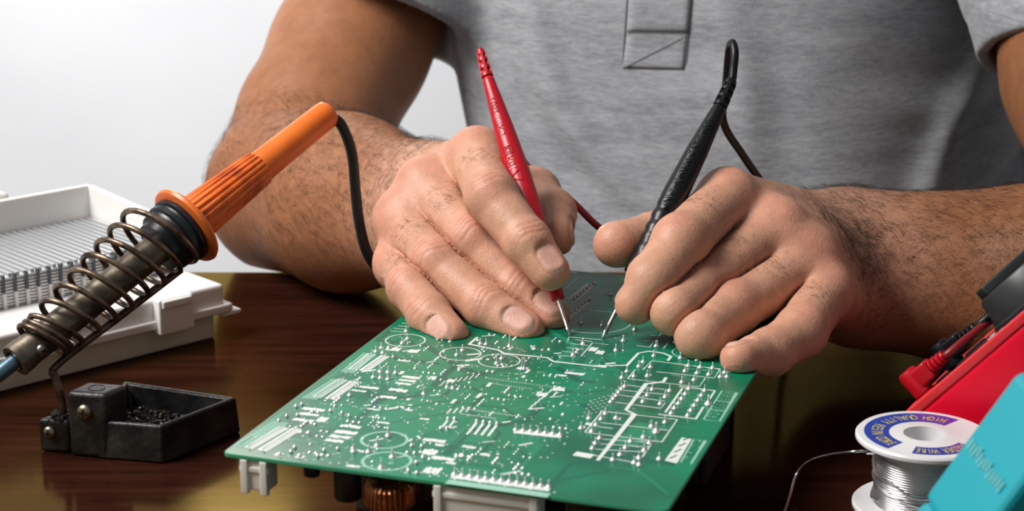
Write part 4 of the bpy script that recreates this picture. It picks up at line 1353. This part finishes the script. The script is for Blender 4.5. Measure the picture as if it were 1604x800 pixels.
mb = MB(); mb.prism(case_poly(0.0, zs, y0 + 0.001), (0, 0.048, 0)); bevel(mb.build('lower_shell', m_teal, case, smooth=False), 0.003, 3)
mb = MB(); mb.prism(case_poly(zs + 0.0006, z_t, y0), (0, 0.050, 0)); bevel(mb.build('lid', m_teal, case, smooth=False), 0.003, 3)
mb = MB(); sdir = nrm((sl, 0, 1)); sn_ = nrm((-1, 0, sl)); zq = z_t - 0.0225
for k in range(13):
    c = np.array((x_t + (zq - z_t) * sl, y0 + 0.007 + k * 0.0030, zq)) + sn_ * 0.0001 + sdir * RNG.uniform(-0.0006, 0.0006)
    mb.box(c, (0, 0.0010, 0), sdir * 0.0018, sn_ * 0.0001)
mb.build('worn_print', m_teal_print, case, smooth=False)

# ================================================================== SOLDERING IRON
m_orange = mat('orange_plastic', (0.86, 0.17, 0.022), 0.33, spec=0.5)
noise_color(m_orange, (0.80, 0.145, 0.018), (0.90, 0.20, 0.03), 60, detail=5)
m_grip = mat('worn_orange_plastic', (0.70, 0.13, 0.02), 0.42)
noise_color(m_grip, (0.42, 0.075, 0.016), (0.88, 0.18, 0.026), 90, detail=8, lo=0.30, hi=0.52)
m_collar = mat('black_phenolic', (0.012, 0.014, 0.018), 0.36)
bump(m_collar, 300, 0.15, 0.0006)
m_barrel = mat('heat_stained_steel', (0.25, 0.21, 0.16), 0.38, metal=0.85)
noise_color(m_barrel, (0.075, 0.055, 0.040), (0.36, 0.31, 0.24), 70, stretch=(1, 1, 1), detail=6, lo=0.32, hi=0.70)
bump(m_barrel, 500, 0.2, 0.0003)
m_tipblue = mat('blued_tip', (0.16, 0.26, 0.33), 0.32, metal=0.8)
m_rust = mat('browned_spring_wire', (0.12, 0.085, 0.06), 0.40, metal=0.8)
noise_color(m_rust, (0.06, 0.04, 0.028), (0.30, 0.22, 0.16), 140, detail=6)
bump(m_rust, 700, 0.35, 0.0004)
m_rubber = mat('black_rubber_cord', (0.010, 0.012, 0.014), 0.45)
m_screw = mat('tarnished_screw', (0.42, 0.36, 0.27), 0.35, metal=1.0)

FC = P(287, 357, .825); IA = nrm(P(19, 569, .775) - FC)          # towards the tip
HA = -IA
iron = empty('soldering_iron', FC * (1, 1, 0), 'soldering iron with orange handle resting in the coil holder', 'soldering iron')
HL = float(np.linalg.norm(P(517, 172, .872) - FC))
prof = [(0.000, 0.0165), (0.0008, 0.0188), (0.0022, 0.0193), (0.0034, 0.0186), (0.0040, 0.0150), (0.0046, 0.0118), (0.0070, 0.0108)]
ribp = [(0.0060, 0.0104), (0.0075, 0.0108), (0.020, 0.0101), (0.035, 0.0093), (0.0475, 0.0087), (0.0485, 0.0076)]
smo = [(0.0470, 0.0072), (0.0490, 0.0076), (0.060, 0.0073), (0.080, 0.0070), (HL - 0.0035, 0.00690), (HL - 0.0016, 0.0066), (HL - 0.0005, 0.0058), (HL, 0.0042)]
MB().lathe(FC, HA, [(0, 0.004)] + prof, 64).build('guard_flange', m_orange, iron)
MB().lathe(FC, HA, [(q, w) for q, w in ribp], 132, ripple=lambda i, t, r, th: r - (0.0007 if math.cos(th * 22) < -0.25 and 0.0072 < t < 0.048 else 0)).build('ribbed_grip', m_grip, iron)
MB().lathe(FC, HA, smo, 48).build('handle', m_orange, iron)
cp = [(0.0, 0.0155), (0.0008, 0.0160), (0.0024, 0.0160), (0.0030, 0.0146), (0.0040, 0.0144), (0.0044, 0.0154), (0.0066, 0.0154), (0.0072, 0.0140), (0.0084, 0.0136), (0.0088, 0.0142), (0.0112, 0.0140), (0.0120, 0.0122), (0.0150, 0.0118), (0.0156, 0.0080)]
MB().lathe(FC, IA, cp, 56).build('collar', m_collar, iron)
BLn = float(np.linalg.norm(P(22, 566, .776) - FC))
MB().lathe(FC, IA, [(0.012, 0.0070), (0.060, 0.0070), (BLn - 0.006, 0.0070), (BLn - 0.0058, 0.0074), (BLn - 0.0004, 0.0075), (BLn, 0.0071), (BLn, 0.0050), (BLn - 0.006, 0.0048)], 40).build('barrel', m_barrel, iron)
MB().lathe(FC, IA, [(BLn - 0.006, 0.0030), (BLn + 0.001, 0.0034), (BLn + 0.012, 0.0034), (BLn + 0.022, 0.0026), (BLn + 0.028, 0.0009)], 24).build('tip', m_tipblue, iron)
def screw(name, c, n, r, parent, m=m_screw):
    n = nrm(n); a = nrm(np.cross(n, (0.2, 0.3, 1))); b = np.cross(n, a)
    MB().lathe(c - n * 0.0015, n, [(0, r), (0.0016, r), (0.0024, r * 0.86), (0.0030, r * 0.55), (0.0032, r * 0.2)], 24).build(name, m, parent)
    mb = MB()
    for e, f in ((a, b), (b, a)):
        mb.box(c + n * 0.0014, e * r * 0.55, f * r * 0.13, n * 0.0004)
    mb.build(name + '_slot', m_black, parent, smooth=False)
sn = nrm(CAMV - IA * np.dot(CAMV, IA) + 0.55 * RT - 0.5 * UP); sn = nrm(sn - IA * np.dot(sn, IA))
screw('clamp_screw', FC + IA * (BLn - 0.0105) + sn * 0.0068, sn, 0.0028, iron)
cs = FC + HA * (HL - 0.002)
cab = spline([cs - HA * 0.004, P(527, 188, .872), P(541, 209, .875), P(552, 245, .878), P(557, 300, .879), P(563, 350, .880), P(575, 395, .883), P(596, 425, .888), P(620, 447, .900), P(665, 475, .95), (0.0, 0.965, 0.004), (0.09, 0.998, 0.0028), (0.2, 1.004, 0.0028), (0.35, 1.004, 0.0028), (0.7, 1.0, 0.0028)], 9)
MB().tube(cab, 0.0026, 12).build('power_cord', m_rubber, iron)

# ================================================================== IRON STAND
m_cast = mat('sooty_black_casting', (0.012, 0.012, 0.013), 0.42)
noise_color(m_cast, (0.007, 0.007, 0.008), (0.040, 0.037, 0.034), 90, detail=8, lo=0.42, hi=0.75)
bump(m_cast, 420, 0.45, 0.0008, detail=6); bump(m_cast, 90, 0.2, 0.001)
m_soot = mat('flux_residue', (0.030, 0.024, 0.018), 0.55)
m_bead = mat('solder_bead', (0.50, 0.44, 0.34), 0.3, metal=1.0)
TZ = 0.0168
g1, g2, g3 = PZ(100, 713, 0), PZ(256, 727, 0), PZ(378, 677, 0)
stand = empty('iron_stand', (g1 + g3) / 2 * (1, 1, 0), 'sooty black soldering iron stand with tray and coiled wire holder', 'soldering stand')
e1 = g2 - g1; e2 = g3 - g2
g4 = PZ(192, 594, TZ) * (1, 1, 0)
def shrink(poly, k):
    c = sum(poly) / len(poly)
    return [c + (q - c) * k for q in poly]
T = [g1 + e1 * 0.34, g2, g3, g4]
low = [q.copy() for q in T]; top = [q + (0, 0, TZ) for q in shrink(T, 0.965)]; itop = [q + (0, 0, TZ) for q in shrink(T, 0.855)]; ibot = [q + (0, 0, 0.0055) for q in shrink(T, 0.79)]
mb = MB(); vs = low + top + itop + ibot
fs = [(3, 2, 1, 0), (12, 13, 14, 15)]
for i in range(4):
    j = (i + 1) % 4
    fs += [(i, j, 4 + j, 4 + i), (4 + i, 4 + j, 8 + j, 8 + i), (8 + i, 8 + j, 12 + j, 12 + i)]
mb.add(vs, fs); bevel(mb.build('tray', m_cast, stand), 0.0014, 3, 25)
# raised clamp block with a hole in its top
Bk = [g1 + e1 * 0.06, g1 + e1 * 0.46, g1 + e1 * 0.40 + e2 * 0.34, g1 + e2 * 0.34]
mb = MB(); mb.prism([q for q in Bk], (0, 0, 0.0290)); bk = mb.build('clamp_block', m_cast, stand); bevel(bk, 0.0020, 3)
hc = sum(Bk) / 4 + np.array((0, 0, 0.0290))
MB().lathe(hc, ZU, [(-0.002, 0.0001), (0.0001, 0.0034), (0.0002, 0.0036)], 20, caps=False).build('block_hole', mat('dark_hole', (0.003, 0.003, 0.003), 0.8), stand)
fn = nrm(np.array((e1[1], -e1[0], 0)))
screw('clamp_bolt', PZ(133, 666, 0) * 0 + g1 + e1 * 0.24 + fn * 0.0003 + ZU * 0.0205, fn, 0.0034, stand)
# lower foot with the second screw, where the wire enters
fl = PZ(58, 692, 0.002); ex_ = nrm(g1 - g2)
Ft = [g1 + ex_ * 0.0125 + fn * -0.002, g1 + e1 * 0.03 - fn * 0.002, g1 + e1 * 0.03 + e2 * 0.30, g1 + ex_ * 0.0125 + e2 * 0.28]
mb = MB(); mb.prism([q for q in Ft], (0, 0, 0.0150)); bevel(mb.build('wire_socket', m_cast, stand), 0.0018, 3)
screw('socket_screw', g1 + ex_ * 0.0068 - fn * 0.0016 + ZU * 0.0092, fn, 0.0029, stand)
for k in range(4):
    pass
# spring holder: a conical coil hanging from a straight rod
pu = nrm(UP - IA * np.dot(UP, IA)); pv = np.cross(IA, pu)
pts = []; s0, s1 = 0.0090, 0.0770; turns = 7.5
for k in range(int(turns * 30) + 1):
    th = math.pi + 2 * math.pi * k / 30; f = k / (turns * 30)
    Rr = 0.0182 + (0.0112 - 0.0182) * f
    s = s0 + (s1 - s0) * f
    c = FC + IA * s + pu * (Rr - 0.0112) * 0.55
    pts.append(c + Rr * (math.cos(th) * pu + math.sin(th) * pv) + IA * 0.0035 * math.cos(th))
for k in range(1, 70):        # tight turns that bind the lower end
    th = 2 * math.pi * k / 30; s = s1 + 0.0028 * k / 30
    pts.append(FC + IA * s + 0.0103 * (math.cos(th) * pu + math.sin(th) * pv) + IA * 0.0035 * math.cos(th))
MB().tube(pts, 0.00132, 10).build('spring_coil', m_rust, stand)
rod_a = FC + IA * (s0 + 0.002) - pu * 0.0150 + pv * 0.002
rod_b = FC + IA * (s1 + 0.006) - pu * 0.0128
soc = (Ft[0] + Ft[1] + Ft[2] + Ft[3]) / 4
MB().tube(spline([rod_a, (rod_a + rod_b) / 2, rod_b, (rod_b * 0.45 + (soc + ZU * 0.03) * 0.55) + IA * 0.002, soc + ZU * 0.022, soc + ZU * 0.008], 10), 0.00175, 12).build('support_rod', m_rust, stand)
mb = MB(); mbb = MB()
for _ in range(900):
    a, b = RNG.uniform(0, 1, 2); q = (ibot[0] * (1 - a) + ibot[1] * a) * (1 - b) + (ibot[3] * (1 - a) + ibot[2] * a) * b
    h = 0.0005 + 0.0022 * max(0, 1 - (abs(a - 0.35) + abs(b - 0.6)) * 1.1)
    (mbb if RNG.random() < 0.13 else mb).ball(q + (0, 0, h * RNG.uniform(0, 1)), RNG.uniform(0.0003, 0.0011), 6, 4, RNG.uniform(0.6, 1.3, 3))
for _ in range(160):
    q = soc + np.append(RNG.normal(0, 0.0024, 2), 0.0150 + RNG.uniform(-0.0003, 0.0012)); mb.ball(q, RNG.uniform(0.0004, 0.0012), 6, 4)
tag(mb.build('flux_crumbs', m_soot, stand), kind='stuff'); tag(mbb.build('solder_crumbs', m_bead, stand), kind='stuff')

# ================================================================== WHITE APPLIANCE HOUSING
m_case = mat('white_abs', (0.84, 0.83, 0.81), 0.40)
m_case2 = mat('grey_white_abs', (0.66, 0.655, 0.64), 0.5)
m_fin = mat('aluminium_fin', (0.62, 0.64, 0.66), 0.35, metal=0.6)
m_bar = mat('dark_steel_bar', (0.10, 0.12, 0.13), 0.4, metal=0.5)
k0 = PZ(346, 529, 0); k1 = PZ(0, 617, 0)
U_ = nrm(k0 - k1); Wd = np.array((-U_[1], U_[0], 0))
hs = empty('appliance_housing', k0 - U_ * 0.1 + Wd * 0.05, 'white plastic housing with open bay of metal fins behind the soldering iron', 'appliance housing')
def hp(u, w, z): return k0 + U_ * u + Wd * w + np.array((0, 0, z))
LN = 0.32
MB().box(hp(-LN / 2 - 0.002, 0.075, 0.0075), U_ * (LN / 2), Wd * 0.073, ZU * 0.0075, 0.0015).build('lower_shell', m_case2, hs)
mb = MB()
# front shelf and side: a rounded slab with a ledge
mb.box(hp(-LN / 2 + 0.001, 0.0170, 0.0215), U_ * (LN / 2 + 0.001), Wd * 0.0190, ZU * 0.0073, 0.0022)
mb.box(hp(-LN / 2 + 0.002, 0.0160, 0.0163), U_ * (LN / 2 + 0.0025), Wd * 0.0205, ZU * 0.0022, 0.0010)
mb.box(hp(-LN / 2, 0.085, 0.0205), U_ * (LN / 2), Wd * 0.063, ZU * 0.0063, 0.0015)
mb.build('upper_shell', m_case, hs)
# side wall rising to the rear, rear wall and rear deck
def wall_profile(mb, u, th):
    pr = [(0.030, 0.020), (0.110, 0.020), (0.1125, 0.0610), (0.1085, 0.0625), (0.046, 0.0585), (0.040, 0.0540), (0.034, 0.0300), (0.030, 0.0285)]
    mb.prism([hp(u, w, z) for w, z in pr], U_ * th)
mb = MB(); wall_profile(mb, -0.0085, 0.0035); bevel(mb.build('side_wall', m_case, hs, smooth=False), 0.0008)
MB().box(hp(-LN / 2 - 0.005, 0.1105, 0.041), U_ * (LN / 2 - 0.001), Wd * 0.0022, ZU * 0.0215, 0.0010).build('rear_wall', m_case, hs)
MB().box(hp(-0.052 - 0.12, 0.165, 0.0475), U_ * 0.12, Wd * 0.052, ZU * 0.0175, 0.0030).build('rear_deck', m_case, hs)
mb = MB(); mb.box(hp(-0.13, 0.150, 0.0655), U_ * 0.010, Wd * 0.0012, ZU * 0.0006); mb.build('deck_slot', m_case2, hs)
# clip on the front and latch tab at the corner
mb = MB(); mb.box(hp(-0.0300, -0.0045, 0.0205), U_ * 0.0100, Wd * 0.0030, ZU * 0.0090, 0.0010); mb.box(hp(-0.0300, -0.0060, 0.0270), U_ * 0.0085, Wd * 0.0030, ZU * 0.0020, 0.0008)
mb.build('clip', m_case, hs)
mb = MB(); mb.box(hp(0.0065, 0.004, 0.0125), U_ * 0.0055, Wd * 0.0060, ZU * 0.0012, 0.0008); mb.box(hp(0.0045, 0.004, 0.0150), U_ * 0.0035, Wd * 0.0045, ZU * 0.0022, 0.0010)
mb.build('latch_tab', m_case, hs)
# bay: ribs on top, upright bars on the front
MB().box(hp(-LN / 2 - 0.010, 0.072, 0.0355), U_ * (LN / 2 - 0.002), Wd * 0.0370, ZU * 0.0082).build('fin_core', m_case2, hs, smooth=False)
sl = MB().box((0, 0, 0), U_ * 0.0009, Wd * 0.0368, ZU * 0.0011).mesh('fin'); sl.materials.append(m_fin)
br = MB().box((0, 0, 0), U_ * 0.00055, Wd * 0.0012, ZU * 0.0045).mesh('bar'); br.materials.append(m_bar)
bf = MB().box((0, 0, 0), U_ * 0.0008, Wd * 0.0012, ZU * 0.0045).mesh('bar_glint'); bf.materials.append(m_case)  # white lower half of each bar: reflected light put into the colour
fl_ = MB().box((0, 0, 0), U_ * (LN / 2 - 0.002), Wd * 0.0005, ZU * 0.0004).mesh('front_fin'); fl_.materials.append(m_fin)
def put(name, me, loc, parent):
    o = bpy.data.objects.new(name, me); COL.objects.link(o); o.parent = parent
    o.matrix_parent_inverse = Matrix.Translation(-Vector(parent.location)); o.location = Vector(loc); return o
for k in range(38):
    put('fin', sl, hp(-0.0115 - k * 0.0040, 0.0725, 0.0445), hs)
for k in range(22):
    put('bar', br, hp(-0.0135 - k * 0.0062, 0.0342, 0.0412), hs); put('bar_glint', bf, hp(-0.0135 - k * 0.0062, 0.0342, 0.0322), hs)
for k in range(10):
    put('front_fin', fl_, hp(-LN / 2 - 0.010, 0.0348, 0.0290 + k * 0.0016), hs)
